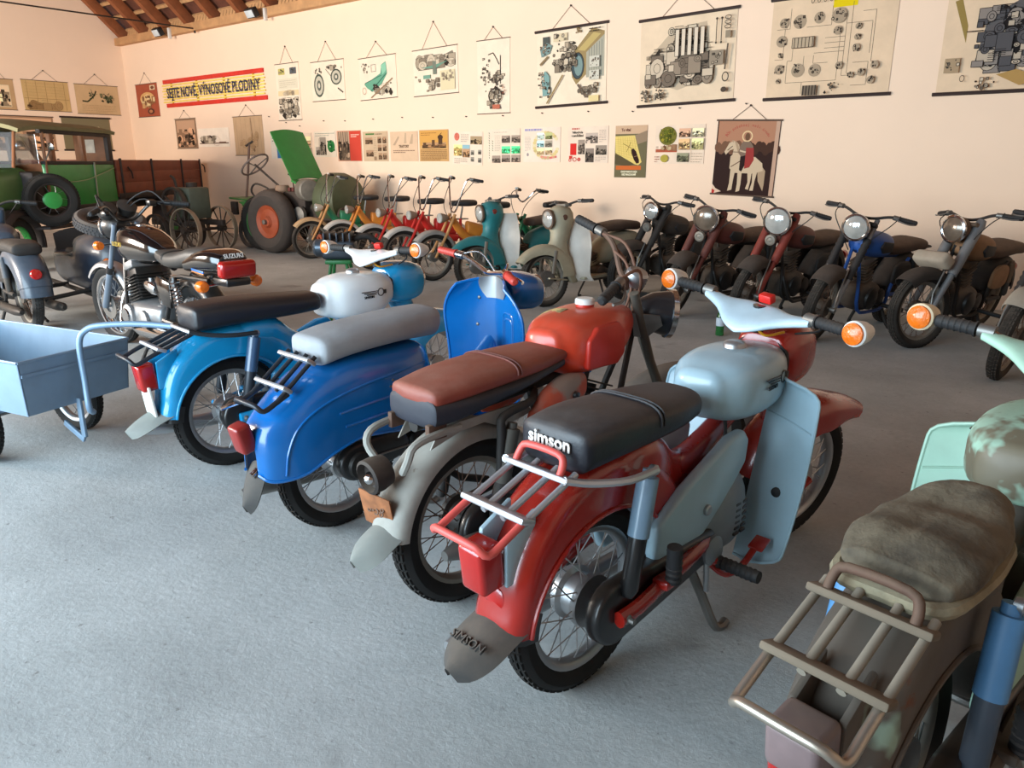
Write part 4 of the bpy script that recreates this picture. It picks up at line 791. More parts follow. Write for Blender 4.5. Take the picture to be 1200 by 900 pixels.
    for s in (-1, 1):
        sc = MB().prism(pts, s * .085, s * .125, 'xz', .014, 3).build('side_cover', cover, r, 50)
        MB().lathe([(.017, 0), (.017, .008), (.012, .012)], (.42, s * .125, .43), (0, s, 0), 14).build('cover_screw', M_ALU, sc)
    em = eng or mat('engine_grey', (138, 146, 152), .5, .4, vary=.12, dust=.2)
    e = MB().body([(.38, .31, .09, .07), (.46, .33, .125, .10), (.54, .36, .142, .15), (.62, .37, .142, .155), (.675, .36, .11, .12)], 4, 24, (.03, .03)).build('engine', em, r, 60)
    for s in (-1, 1):
        for k in range(6):
            for q in (-.02, .018): MB().box((.60 + q, s * .139, .30 + k * .02), (.028, .012, .01), (0, 0, 0), .002, 1).build('cooling_slot', M_BLACK, e)
    MB().lathe([(.05, 0), (.048, .03), (.03, .042), (.001, .044)], (.45, -.115, .29), (0, -1, 0), 18).build('engine_cover', em, e)
    # drive case, swing arm, pegs
    out = [(.09 * math.cos(t), R + .0 + .09 * math.sin(t)) for t in [PI / 2 + PI * k / 12 for k in range(13)]] + [(.46, R - .015), (.5, R + .03), (.46, R + .085)]
    MB().prism(out, -.085, -.135, 'xz', .012).build('chain_case', M_BLACK, r, 50)
    for s in (-1, 1):
        a = MB().tube([(-.02, s * .15, R), (.06, s * .152, R + .005), (.16, s * .152, R + .03), (.26, s * .15, R + .045), (.46, s * .12, R + .05)], .019, 10, 2, flat=1.25).build('swing_arm', swing, r)
        MB().lathe([(.014, 0), (.014, .012), (.008, .016), (.008, .03)], (0, s * .155, R), (0, s, 0), 8).build('axle_nut', M_STEEL, a)
        shock(r, (.095, s * .14, .66), (.02, s * .145, R + .05), shU, shL, .029, .52)
        MB().lathe([(.014, -.012), (.016, .004), (.008, .012)], (.095, s * .155, .66), (0, s, 0), 10).build('shock_bolt', M_ALU, r)
        p = MB().tube([(.17, s * .185, R + .05), (.16, s * .19, R + .16)], .021, 14)
        for k in range(6): p.lathe([(.021, -.006), (.0235, 0), (.021, .006)], (.167, s * .187, R + .06 + k * .017), (0, 0, 1), 14, caps=False)
        p.build('passenger_peg', M_RUB, r); MB().box((.17, s * .165, R + .045), (.07, .05, .025), None, .005).build('peg_bracket', swing, r)
        g = MB().tube([(.46, s * .15, .255), (.46, s * .29, .255)], .019, 12)
        for k in range(8): g.lathe([(.019, -.005), (.0215, 0), (.019, .005)], (.46, s * (.16 + k * .016), .255), (0, 1, 0), 12, caps=False)
        g.build('footrest', M_RUB, r)
    tubes(r, 'footrest_bar', swing, [([(.42, -.1, .285), (.44, -.14, .265), (.46, -.16, .255)], .016), ([(.42, .1, .285), (.44, .14, .265), (.46, .16, .255)], .016), ([(.42, .1, .285), (.42, -.1, .285)], .018)])
    bp = tubes(r, 'brake_pedal', swing, [([(.43, -.13, .26), (.48, -.17, .21), (.56, -.18, .21), (.62, -.19, .255)], .011)], None, 4)
    MB().box((.635, -.195, .265), (.06, .05, .012), (0, -.35, 0), .005).build('pedal_pad', swing, bp)
    st = tubes(r, 'centre_stand', M_STEEL, [([(.40, s * .09, .24), (.44, s * .12, .13), (.47, s * .15, .03), (.50, s * .16, .012), (.53, s * .16, .02)], .015) for s in (-1, 1)] + [([(.41, .1, .21), (.41, -.1, .21)], .012)], None, 3)
    MB().tube([(.42, -.135, .3), (.43, -.14, .16)], .009, 8).build('stand_spring', M_ALU, r)
    exhaust(r, 1, M_ALU, .72, .3, -.37, .19, .13, .034, down=.2)
    # tail
    tl = MB().box((-.365, 0, .51), (.075, .085, .125), (0, -.12, 0), .014, 3).build('tail_light', M_REDL, r, 50)
    if lumpy: MB().box((-.366, 0, .535), (.083, .093, .09), (0, -.12, 0), .014, 3).build('tail_light_housing', mat('dusty_purple_lens', (116, 98, 98), .45, coat=.2, vary=.2, dust=.4), tl, 50)
    for s in (-1, 1): MB().prism([(-.33, .575), (-.23, .625), (-.235, .54), (-.28, .455), (-.33, .45)], s * .035, s * .05, 'xz', .005).build('tail_light_bracket', body if lumpy else cover, r)
    if plate: MB().box((-.365, 0, .40), (.012, .11, .14), (0, -.12, 0), .004).build('number_plate', plate, r)
    else: MB().lathe([(.036, -.02), (.036, .006), (.03, .01), (.001, .011)], (-.318, 0, .40), (-1, 0, 0), 20).build('rear_reflector', M_REDL, r)
    ff = flap or mat('flap_rubber', (62, 60, 58), .8, dust=.3)
    mudflap(r, ff, -.295, .325, .085, .18, .42, flaptext, ff)
    MB().fender((0, R), .334, 160, 176, .082, .08, .06, .005, 4).build('flap_clamp', M_BLACK, r)
    rack(r, rackm, platem, endm, -.165, .69, -.375, .61, .092, arch)
    if not lumpy: tubes(r, 'rack_stay', rackm, [([(.095, s * .162, .663), (-.02, s * .16, .668), (-.12, s * .125, .68), (-.19, s * .1, .7)], .0105) for s in (-1, 1)], None, 4, 8)
    return r
RED = mat('red_enamel', (158, 28, 18), .22, coat=.6, vary=.1, dust=.12, dustcol=(160, 100, 84)); GREYBLUE = mat('greyblue_enamel', (160, 188, 200), .32, coat=.3, vary=.05, dust=.1)
SKY = mat('sky_blue_enamel', (24, 144, 196), .2, coat=.6, vary=.06); WHITE = mat('white_enamel', (232, 234, 232), .28, coat=.4, vary=.04)
MINT = mat('mint_enamel', (170, 206, 184), .5, vary=.08, rust=.12, rustcol=(120, 66, 40), rustscale=9, dust=.3, dustcol=(120, 112, 92)); MINT_T = mat('mint_tank', (164, 202, 180), .5, vary=.08, two=((112, 104, 86), 5, .46, .52), rust=.22, rustcol=(118, 62, 36), rustscale=7, dust=.35, dustcol=(116, 108, 88))
RUSTBODY = mat('mint_body_dusty', (86, 78, 70), .8, vary=.2, two=((150, 176, 158), 3, .62, .66), rust=.2, dust=.4, dustcol=(104, 94, 82)); SEATBLK = mat('black_leatherette', (30, 30, 34), .42, bump=.12, bscale=40, dust=.1, dustcol=(120, 104, 90)); SEATDUST = mat('dusty_black_leatherette', (26, 28, 36), .4, dust=.55, dustcol=(108, 102, 98), bump=.15, bscale=30)
SEATROT = mat('rotten_leather', (98, 88, 72), .9, vary=.3, two=((52, 46, 40), 6, .46, .62), rust=.22, rustcol=(112, 66, 40), rustscale=5, dust=.35, dustcol=(132, 120, 98), bump=.9, bscale=14)
SILVER = mat('silver_paint', (184, 186, 190), .35, .6, vary=.06); REDLOOP = mat('red_sleeve', (222, 92, 84), .45); BLUESH = mat('bluegrey_shock', (120, 146, 166), .35, coat=.3); BLUESH2 = mat('blue_shock_sleeve', (84, 134, 178), .45); DARKTUBE = mat('dark_tube', (46, 50, 56), .4, .3)
DUSTTUBE = mat('dusty_ribbed_tube', (134, 126, 112), .7, vary=.2, dust=.3); BARBLUE = mat('pale_blue_plastic', (186, 206, 216), .4)
star('red moped with grey-blue egg tank and leg shields, black seat and silver rack', (-1.01, 1.567, 0), math.radians(83), math.radians(-12), RED, GREYBLUE, GREYBLUE, SEATDUST, BARBLUE, BLUESH, M_BLACK, SILVER, SILVER, REDLOOP, REDLOOP, seatname='simson', flaptext='SIMSON', tankk=1.07, group='step-through mopeds with egg tanks')
star('sky-blue moped with glossy white egg tank and long black seat, coupled to the grey cart', (-3.24, 1.875, 0), math.radians(83), math.radians(6), SKY, WHITE, SKY, SEATBLK, WHITE, mat('dark_blue_shock', (60, 84, 112), .25, coat=.4), DARKTUBE, DARKTUBE, SILVER, DARKTUBE, None, group='step-through mopeds with egg tanks', shields=False, plate=mat('white_plate', (232, 228, 216), .5), flap=mat('pale_flap', (128, 130, 124), .8), strap=None, seatk=(1.2, -.035), tankk=1.18)
star('mint moped with flaking rusty tank and rotten leather seat', (-.20, 1.43, 0), math.radians(80), math.radians(-8), RUSTBODY, MINT_T, MINT, SEATROT, MINT, BLUESH2, mat('slate_tube', (58, 70, 84), .5, dust=.2), DUSTTUBE, mat('dusty_plate', (112, 100, 84), .8, .2, dust=.4), mat('dull_chrome', (176, 166, 152), .35, .8), M_RUST, group='step-through mopeds with egg tanks', rim=M_RIM_D, tyre=M_TYRE_D, cup=M_CREAMCUP, eng=M_ENGD, strap=None, lumpy=True)
# ------------------------------------------------------------------ blue scooter-moped with enclosed tail and front shield
BLUE = mat('royal_blue_enamel', (6, 100, 172), .22, coat=.55, vary=.06); GREYSEAT = mat('grey_leatherette', (150, 154, 158), .65, vary=.08, bump=.25, bscale=14, dust=.15)
def shield_scooter():
    r = thing('scooter', 'royal-blue scooter with grey seat, enclosed tail and red handlebar grips', 'scooter', (-2.32, 1.785, 0), math.radians(86.5)); W = 1.22; R = .27
    S = steer_mat(.90, .86, .42, math.radians(-16))
    wheel(r, Tr(0, 0, R), R, .037, None, None, .06, .045); wheel(r, S @ Tr(W, 0, R), R, .037, None, None, .06, .045)
    st = [(-.372, .45, .335, .045), (-.35, .505, .315, .085), (-.3, .555, .312, .115), (-.22, .615, .325, .138), (-.12, .672, .372, .15), (0, .705, .405, .156), (.1, .712, .40, .16), (.2, .712, .385, .158), (.3, .712, .36, .15), (.37, .71, .345, .135), (.41, .69, .36, .11)]
    A = cat([(a[0], a[1], a[2]) for a in st], 4); B = cat([(a[3], 0, 0) for a in st], 4)
    def at(x, z):
        q = min(zip(A, B), key=lambda p: abs(p[0].x - x)); zt, zb, hw = q[0].y, q[0].z, q[1].x
        sn = min(1, max(0, (z - zb) / (zt - zb))) ** (1 / .6); return hw * math.sqrt(max(0, 1 - sn * sn)) ** .45
    rings = []
    for a, b in zip(A, B):
        o = []
        for k in range(25):
            t = PI * k / 24; o.append((a.x, b.x * math.copysign(abs(math.cos(t)) ** .45, math.cos(t)), a.z + (a.y - a.z) * math.sin(t) ** .6))
        inn = [(p[0], p[1] * .95, a.z + (p[2] - a.z) * .97) for p in o][::-1]; rings.append(o + inn)
    b = MB().loft(rings).build('tail_shell', BLUE, r, 50)
    for s in (-1, 1):
        for pts in ([(-.3, .33), (-.285, .42), (-.24, .50), (-.15, .56), (0, .60), (.18, .62), (.37, .63)], [(-.08, .52), (.1, .535), (.36, .54)], [(-.06, .465), (.1, .475), (.36, .48)]):
            MB().tube([(x, s * (at(x, z) - .001), z) for x, z in pts], .0055, 7, 5).build('pressed_ridge', BLUE, b)
        pts = [(a.x, s * q.x, a.z) for a, q in zip(A, B)]; MB().tube(pts, .006, 6).build('shell_edge', BLUE, b)
        for dx, dz in ((0, 0), (.025, .008), (.012, .024)): MB().lathe([(.005, 0), (.005, .004)], (.16 + dx, s * (at(.16, .58) - .001), .575 + dz), (0, s, 0), 8).build('rivet', M_STEEL, b)
    out = [(-.0 + .085 * math.cos(t), .30 + .075 * math.sin(t)) for t in [PI / 2 + PI * k / 10 for k in range(11)]] + [(.22, .27), (.26, .32), (.22, .39)]
    MB().prism(out, -.1, -.145, 'xz', .012).build('chain_case', M_BLACK, r, 50)
    MB().lathe([(.055, 0), (.05, .014), (.02, .018), (.001, .018)], (0.0, -.145, .29), (0, -1, 0), 20).build('sprocket_cover', M_ENGB, r)
    tubes(r, 'brake_rod', M_STEEL, [([(-.02, -.155, .31), (.4, -.14, .3)], .004)])
    engine(r, (.42, 0, .3), .85, M_ENGB, None, .6, 6, None, .11)
    seat = seat_body(r, [(-.09, .752, .115, .05, 3.2, .062), (.02, .768, .126, .052, 3.0, .06), (.15, .778, .13, .05, 2.8, .062), (.32, .788, .122, .05, 2.8, .07), (.47, .795, .105, .045, 2.6, .085)], GREYSEAT, (.03, .035))
    # floor tunnel and shield
    MB().body([(.36, .56, .11, .13), (.47, .47, .105, .11), (.58, .41, .10, .10), (.70, .40, .09, .11), (.80, .44, .07, .13), (.88, .50, .05, .14)], 4, 20, (.02, .02)).build('floor_tunnel', BLUE, r)
    for s in (-1, 1): MB().sheet(lambda u, v, s=s: (.40 + .46 * u, s * (.06 + .2 * v), .295 + .03 * max(0, u - .6) * 2.5), 10, 6, .006).build('footboard', BLUE, r)
    def fn(u, v):
        k = 2 * u - 1; w = .262 - .02 * math.sin(PI * min(1, v * 1.3)) - .11 * (max(0, v - .55) / .45) ** 3.2; y = k * w
        q = max(0, .32 - v) / .32; return (.955 - .05 * v - .085 * k * k - .2 * q * q + .03 * (1 - abs(k)) * v, y, .30 + .575 * v + .03 * (1 - k * k) * v)
    sh = MB().sheet(fn, 22, 20, .006).build('front_shield', BLUE, r, 60)
    e = [fn(0, v / 20) for v in range(21)] + [fn(u / 22, 1) for u in range(1, 22)] + [fn(1, 1 - v / 20) for v in range(21)]; MB().tube(e, .007, 7).build('rolled_edge', BLUE, sh)
    off = lambda p, d: (p[0] - d, p[1], p[2])
    for k, q in enumerate((1.0, .72)):
        c = [(.5 - .17 + .09 * q * math.copysign(abs(math.cos(t)) ** .4, math.cos(t)), .58 + .16 * q * math.copysign(abs(math.sin(t)) ** .4, math.sin(t))) for t in [2 * PI * j / 28 for j in range(28)]]
        MB().tube([off(fn(u, v), .002) for u, v in c], .005, 6, closed=True).build('locker_lid_edge', BLUE, sh)
    for u, v in ((.12, .3), (.14, .86), (.86, .3), (.7, .84), (.72, .62)): MB().lathe([(.008, -.004), (.008, .006), (.003, .009)], fn(u, v), (-1, 0, 0), 8).build('shield_screw', M_STEEL, sh)
    MB().sheet(lambda u, v: off(fn(.5 + (u - .5) * (.5 - .28 * (1 - v) ** 1.6), .84 + .17 * v), .007), 14, 8, .004).build('bar_cover_plate', M_ALU, r)
    MB(S).body([(.965, .83, .085, .07), (1.01, .84, .10, .085, 3), (1.09, .835, .098, .085, 3), (1.14, .83, .085, .075)], 4, 22, (.01, 0)).build('headlamp_nacelle', BLUE, r)
    headlight(r, S, (1.14, 0, .83), .07, .03, BLUE)
    MB(S).fender((W, R), .34, 25, 165, .095, .12, .08, .004, 24).build('front_mudguard', BLUE, r)
    tubes(r, 'fork', M_BLACK, [([(1.0, s * .07, .62), (1.1, s * .08, .38), (1.14, s * .08, .25), (W, s * .07, R)], .016) for s in (-1, 1)], S, 3)
    bars(r, S, [(.87, 0, .935), (.865, -.08, .95), (.84, -.2, .975), (.80, -.33, .975)], .011, M_CHROME, M_REDGRIP, .11, True, .0175, M_CHROME)
    tubes(r, 'control_cable', M_CHROME, [([(.84, s * .2, .98), (.9, s * .12, 1.0), (.93, s * .03, .93)], .004) for s in (-1, 1)], S, 4)
    rk = rack(r, DARKTUBE, SILVER, DARKTUBE, -.145, .722, -.30, .60, .085)
    MB().tube([(-.345, .085, .58), (-.42, .09, .57)], .008, 8).build('rack_tube_stub', M_CHROME, rk)
    MB().box((-.395, .0, .475), (.06, .075, .11), (0, -.25, 0), .014, 3).build('tail_light', mat('dull_red_lens', (138, 34, 30), .35, coat=.3), r, 50)
    mudflap(r, mat('flap_rubber', (62, 60, 58), .8, dust=.3), -.345, .335, .06, .15, 1.2)
    MB().tube([(-.36, -.02, .345), (-.385, -.02, .33)], .013, 10).build('reflector_stud', M_CHROME, r)
    exhaust(r, 1, M_STEEL, .5, .25, -.36, .18, .12, .032, down=.2)
    tubes(r, 'centre_stand', M_STEEL, [([(.30, s * .08, .25), (.33, s * .12, .1), (.36, s * .14, .012), (.40, s * .14, .012)], .014) for s in (-1, 1)], None, 3)
shield_scooter()
# ------------------------------------------------------------------ worn orange motorcycle
ORG = mat('orange_red_enamel', (202, 60, 34), .35, coat=.3, vary=.14, dust=.3, dustcol=(160, 110, 90), rust=.05, rustcol=(150, 100, 80)); KNEE = mat('red_knee_panel', (190, 40, 24), .4, dust=.12); PALE = mat('flaking_grey_paint', (150, 148, 140), .7, vary=.2, rust=.2, rustcol=(96, 70, 54), rustscale=9, dust=.2)
BRN = mat('redbrown_leatherette', (134, 58, 42), .5, vary=.12, dust=.45, dustcol=(172, 132, 114), bump=.3, bscale=10); NAVY = mat('navy_leatherette', (34, 38, 50), .6, dust=.2)
def worn_orange():
    r = thing('motorcycle', 'worn orange motorcycle with red-brown seat, pale rear mudguard and rusty number plate', 'motorcycle', (-1.56, 1.70, 0), math.radians(84)); W = 1.25; R = .285
    S = steer_mat(.90, .86, .46, math.radians(-46))
    wheel(r, Tr(0, 0, R), R, .04, M_RIM_D, M_TYRE, .075, .05, hubm=M_ENGB, spm=M_RUST); wheel(r, S @ Tr(W, 0, R), R, .04, M_RIM_D, M_TYRE_D, .07, .05, hubm=M_ENGB, spm=M_RUST)
    MB().fender((0, R), .345, 48, 172, .075, .055, .045, .004, 28).build('rear_mudguard', PALE, r)
    MB().prism([(-.2, .60), (-.16, .66), (.2, .665), (.24, .62), (.1, .60), (.02, .635), (-.08, .63)], -.075, -.08, 'xz').build('mudguard_stay_plate', PALE, r); MB().prism([(-.2, .60), (-.16, .66), (.2, .665), (.24, .62), (.1, .60), (.02, .635), (-.08, .63)], .075, .08, 'xz').build('mudguard_stay_plate', PALE, r)
    fr = MB(); fr.tube([(.90, 0, .84), (.6, 0, .72), (.3, 0, .68), (-.2, 0, .66)], .022, 10, 3)
    for s in (-1, 1):
        fr.tube([(.3, s * .03, .67), (.2, s * .11, .67), (.06, s * .125, .655), (.045, s * .13, .60), (.05, s * .13, .40), (.2, s * .1, .33)], .014, 10, 3); fr.tube([(0, s * .1, R), (.3, s * .08, .32), (.45, s * .06, .34)], .016, 10, 2); fr.tube([(.89, s * .01, .80), (.75, s * .05, .5), (.66, s * .07, .24), (.3, s * .08, .26)], .013, 8, 3)
    fr.build('frame', M_BLACK_D, r)
    for s in (-1, 1): shock(r, (.09, s * .135, .63), (.01, s * .135, R + .03), mat('grimy_shock', (82, 80, 74), .7, .3, dust=.3), M_BLACK_D, .027, .6)
    sb = seat_body(r, [(-.19, .752, .108, .035, 3.2, .03), (-.06, .765, .126, .042, 3.0, .03), (.1, .775, .128, .042, 3.0, .03), (.26, .782, .12, .038, 2.8, .03), (.40, .79, .095, .03, 2.5, .03)], BRN, (.02, .03), strap=.13, strapm=mat('brown_strap', (104, 50, 40), .6))
    MB().body([(-.20, .71, .112, .05, 3.4, .045), (-.1, .712, .125, .045, 3.2, .042), (.06, .722, .122, .04, 3, .03), (.2, .735, .115, .03, 3, .02), (.38, .765, .1, .02, 3, .02)], 4, 24, (.012, .02)).build('seat_base', NAVY, sb)
    tk = MB().body([(.38, .80, .085, .07, 3), (.45, .80, .13, .10, 3.2), (.60, .815, .142, .105, 3.2, .115), (.72, .825, .115, .09, 2.8), (.82, .835, .06, .06, 2.4)], 5, 30, (.03, .02)).build('fuel_tank', ORG, r, 60)
    for s in (-1, 1): MB().prism([(.45, .73), (.455, .83), (.50, .875), (.62, .88), (.66, .84), (.66, .76), (.62, .725)], s * .12, s * .147, 'xz', .01, 3).build('knee_panel', KNEE, tk, 50)
    MB().lathe([(.033, -.02), (.033, .002)], (.60, 0, .925), (0, 0, 1), 20).build('filler_neck', KNEE, tk); MB().lathe([(.036, 0), (.036, .016), (.03, .021), (.001, .021)], (.60, 0, .927), (0, 0, 1), 24).build('filler_cap', M_WHT, tk)
    MB().sheet(lambda u, v: (.43 + .1 * u, .02 + .085 * v, .902 + .012 * u - .014 * v * v - .018 * (1 - u) ** 2), 6, 6, .002).build('sticker', mat('cream_sticker', (206, 182, 120), .6, two=((120, 106, 80), 20, .5, .6)), tk)
    for s in (-1, 1):
        sc = MB().body([(.20, .61, .012, .03), (.27, .635, .03, .065), (.36, .66, .034, .07), (.45, .675, .02, .045)], 4, 18, (.02, .02), y=s * .115).build('side_cover', mat('dusty_orange_cover', (190, 74, 44), .6, two=((150, 126, 112), 6, .45, .55), dust=.4, dustcol=(150, 126, 112)), r)
        MB().lathe([(.014, 0), (.012, .012), (.001, .014)], (.38, s * .148, .66), (0, s, 0), 12).build('cover_knob', M_BLACK, sc)
    engine(r, (.50, 0, .36), 1.05, M_ENGB, None, .35, 8)
    out = [(.095 * math.cos(t), R + .095 * math.sin(t)) for t in [PI / 2 + PI * k / 10 for k in range(11)]] + [(.4, R + .0), (.43, R + .05), (.4, R + .1)]
    MB().prism(out, -.07, -.11, 'xz', .012).build('chain_case', M_BLACK, r, 50)
    # tail
    tl = MB().lathe([(.035, .035), (.048, .03), (.054, 0), (.054, -.035), (.045, -.04), (.042, -.015), (.02, -.008), (.001, -.008)], (-.325, .02, .535), (1, 0, .12), 24).build('tail_light_housing', mat('rusty_black', (46, 38, 34), .75, rust=.25, dust=.3), r)
    MB().lathe([(.022, 0), (.022, -.02), (.012, -.035), (.001, -.04)], (-.33, .02, .528), (1, 0, .12), 14).build('bulb', M_CHROME, tl)
    MB().box((-.33, .02, .415), (.006, .125, .13), (.1, -.28, .15), .002).build('number_plate', mat('rust_plate', (142, 88, 52), .8, vary=.35, nscale=20, rust=.3, dust=.1), r)
    text_mesh('lettering', '6-58', .045, M_RUST, r, frame((-.337, .02, .42), (0, -1, 0), (.28, 0, 1)), .001)
    for s in (-1, 1):
        MB().tube([(-.1, s * .1, .655), (-.2, s * .105, .655), (-.28, s * .105, .64), (-.3, s * .1, .6), (-.29, s * .06, .55)], .012, 8, 3).build('grab_rail', PALE, r)
        MB().box((-.185, s * .09, .66), (.07, .02, .05), None, .004).build('rail_bracket', M_RUST, r)
    mudflap(r, mat('pale_flap', (128, 130, 124), .8), -.315, .34, .072, .13, .55)
    exhaust(r, -1, M_STEEL, .7, .4, -.2, .24, .13, .036)
    MB(S).fender((W, R), .35, 30, 165, .085, .08, .05, .004, 26).build('front_mudguard', mat('dusty_grey_mudguard', (96, 90, 84), .8, vary=.2, dust=.5), r)
    for s in (-1, 1):
        f = MB(S).tube([(.86, s * .085, .98), (1.0, s * .085, .68), (1.08, s * .085, .54), (1.08, s * .085, .54), (W, s * .085, R)], [.018, .018, .021, .016, .016], 12).build('fork_leg', mat('grimy_fork', (92, 88, 80), .6, .4, dust=.4), r)
        MB(S).prism([(.87, .90), (.98, .90), (1.0, .86), (.95, .80), (.9, .80)], s * .09, s * .096, 'xz').build('headlight_bracket', M_STEEL, f)
    headlight(r, S, (1.045, 0, .865), .088, .14, mat('dark_blue_black', (24, 28, 36), .35, coat=.3, dust=.12), M_LENS_D, M_CHROME)
    bars(r, S, [(.84, 0, .985), (.83, -.07, .99), (.80, -.14, 1.06), (.76, -.22, 1.08), (.68, -.35, 1.07)], .011, M_RUST, M_RUB, .12, True, .018)
    tubes(r, 'control_cable', mat('rusty_cable', (120, 84, 66), .8), [([(.76, .2, 1.08), (.84, .13, 1.08), (.89, .05, .99), (.90, .02, .86)], .006), ([(.76, -.2, 1.08), (.84, -.12, 1.09), (.89, -.04, 1.0), (.90, .0, .86)], .006), ([(.8, .15, 1.06), (.86, .1, 1.0), (.9, .06, .8), (.86, .05, .6)], .005), ([(.8, .12, 1.05), (.85, .07, 1.02), (.88, .03, .93), (.86, .04, .7)], .005)], S, 4)
    MB(S).lathe([(.04, 0), (.044, .012), (.044, .05), (.036, .06), (.001, .06)], (.88, .03, .96), (.2, 0, 1), 20).build('speedometer', M_ALU, r)
    tubes(r, 'centre_stand', M_BLACK_D, [([(.33, s * .08, .26), (.35, s * .12, .1), (.38, s * .14, .012), (.42, s * .14, .012)], .014) for s in (-1, 1)], None, 3)
worn_orange()
# ------------------------------------------------------------------ grey hand cart coupled behind the sky-blue moped
def cart():
    G1 = mat('cart_grey', (124, 146, 166), .5, .25, vary=.1, nscale=4, dust=.12, dustcol=(150, 156, 160)); G2 = mat('cart_tube', (122, 148, 172), .4, .2, vary=.06)
    r = thing('hand_cart', 'grey-blue sheet metal two-wheeled cart with a bent tube drawbar', 'cart', (-3.86, 1.455, 0), math.radians(13)); L, Wd = 1.15, .53; z0, z1 = .30, .555
    def panel(a, b, c, d, n=(0, 0, 0)):
        return MB().loft([[a, b, c, d], [tuple(Vector(p) + Vector(n)) for p in (a, b, c, d)]]).build('side_panel', G1, r)
    f = .02
    panel((0, -Wd / 2, z0), (0, Wd / 2, z0), (f, Wd / 2 + f, z1), (f, -Wd / 2 - f, z1), (-.006, 0, 0)); panel((-L, -Wd / 2, z0), (-L, Wd / 2, z0), (-L - f, Wd / 2 + f, z1), (-L - f, -Wd / 2 - f, z1), (.006, 0, 0))
    for s in (-1, 1): panel((0, s * Wd / 2, z0), (-L, s * Wd / 2, z0), (-L - f, s * (Wd / 2 + f), z1), (f, s * (Wd / 2 + f), z1), (0, -s * .006, 0))
    MB().box((-L / 2, 0, z0), (L, Wd, .008)).build('floor_panel', G1, r)
    for s in (-1, 1): MB().tube([(f, s * (Wd / 2 + f), z1), (-L - f, s * (Wd / 2 + f), z1)], .007, 6).build('rim_edge', G1, r)
    for x in (f, -L - f): MB().tube([(x, -Wd / 2 - f, z1), (x, Wd / 2 + f, z1)], .007, 6).build('rim_edge', G1, r)
    MB().box((f - .004, 0, z1 - .065), (.012, Wd + .02, .014)).build('stiffening_rib', G1, r)
    for s in (-1, 1):
        MB().box((-L * .97, s * Wd * .47, (z0 + z1) / 2), (.03, .03, z1 - z0)).build('corner_post', G1, r)
        wheel(r, Tr(-.45, s * (Wd / 2 + .0), .205), .205, .03, M_ALU, M_TYRE, .035, .04, nsp=10, spm=M_ALU)
    MB().tube([(-.45, -.34, .205), (-.45, .34, .205)], .012, 8).build('axle', M_STEEL, r)
    MB().box((-.45, 0, .26), (.05, .4, .09)).build('axle_beam', G1, r)
    MB().box((.01, -.02, .22), (.03, .014, .2), None, .002).build('drop_bracket', G1, r); MB().box((-.06, -.02, .14), (.15, .014, .03), (0, .5, 0), .002).build('drop_bracket', G1, r)
    Mi = (Matrix.Translation(r.location) @ Matrix.Rotation(math.radians(13), 4, 'Z')).inverted()
    pts = [Vector((-3.76, 1.46, .26)), Vector((-3.72, 1.43, .30)), Vector((-3.745, 1.44, .42)), Vector((-3.765, 1.45, .60)), Vector((-3.74, 1.48, .665)), Vector((-3.66, 1.53, .69)), Vector((-3.52, 1.64, .695)), Vector((-3.33, 1.77, .68))]
    MB().tube([Mi @ p for p in pts], .0145, 12, 5).build('drawbar', G2, r)
    MB().tube([Mi @ p for p in (Vector((-3.335, 1.768, .68)), Vector((-3.26, 1.80, .675)))], .024, 12).build('drawbar_coupling', M_BLACK, r)
    MB().tube([(-L + .1, -.1, .25), (-L - .12, -.18, .25)], .012, 8).build('rear_rail', G1, r)
cart()
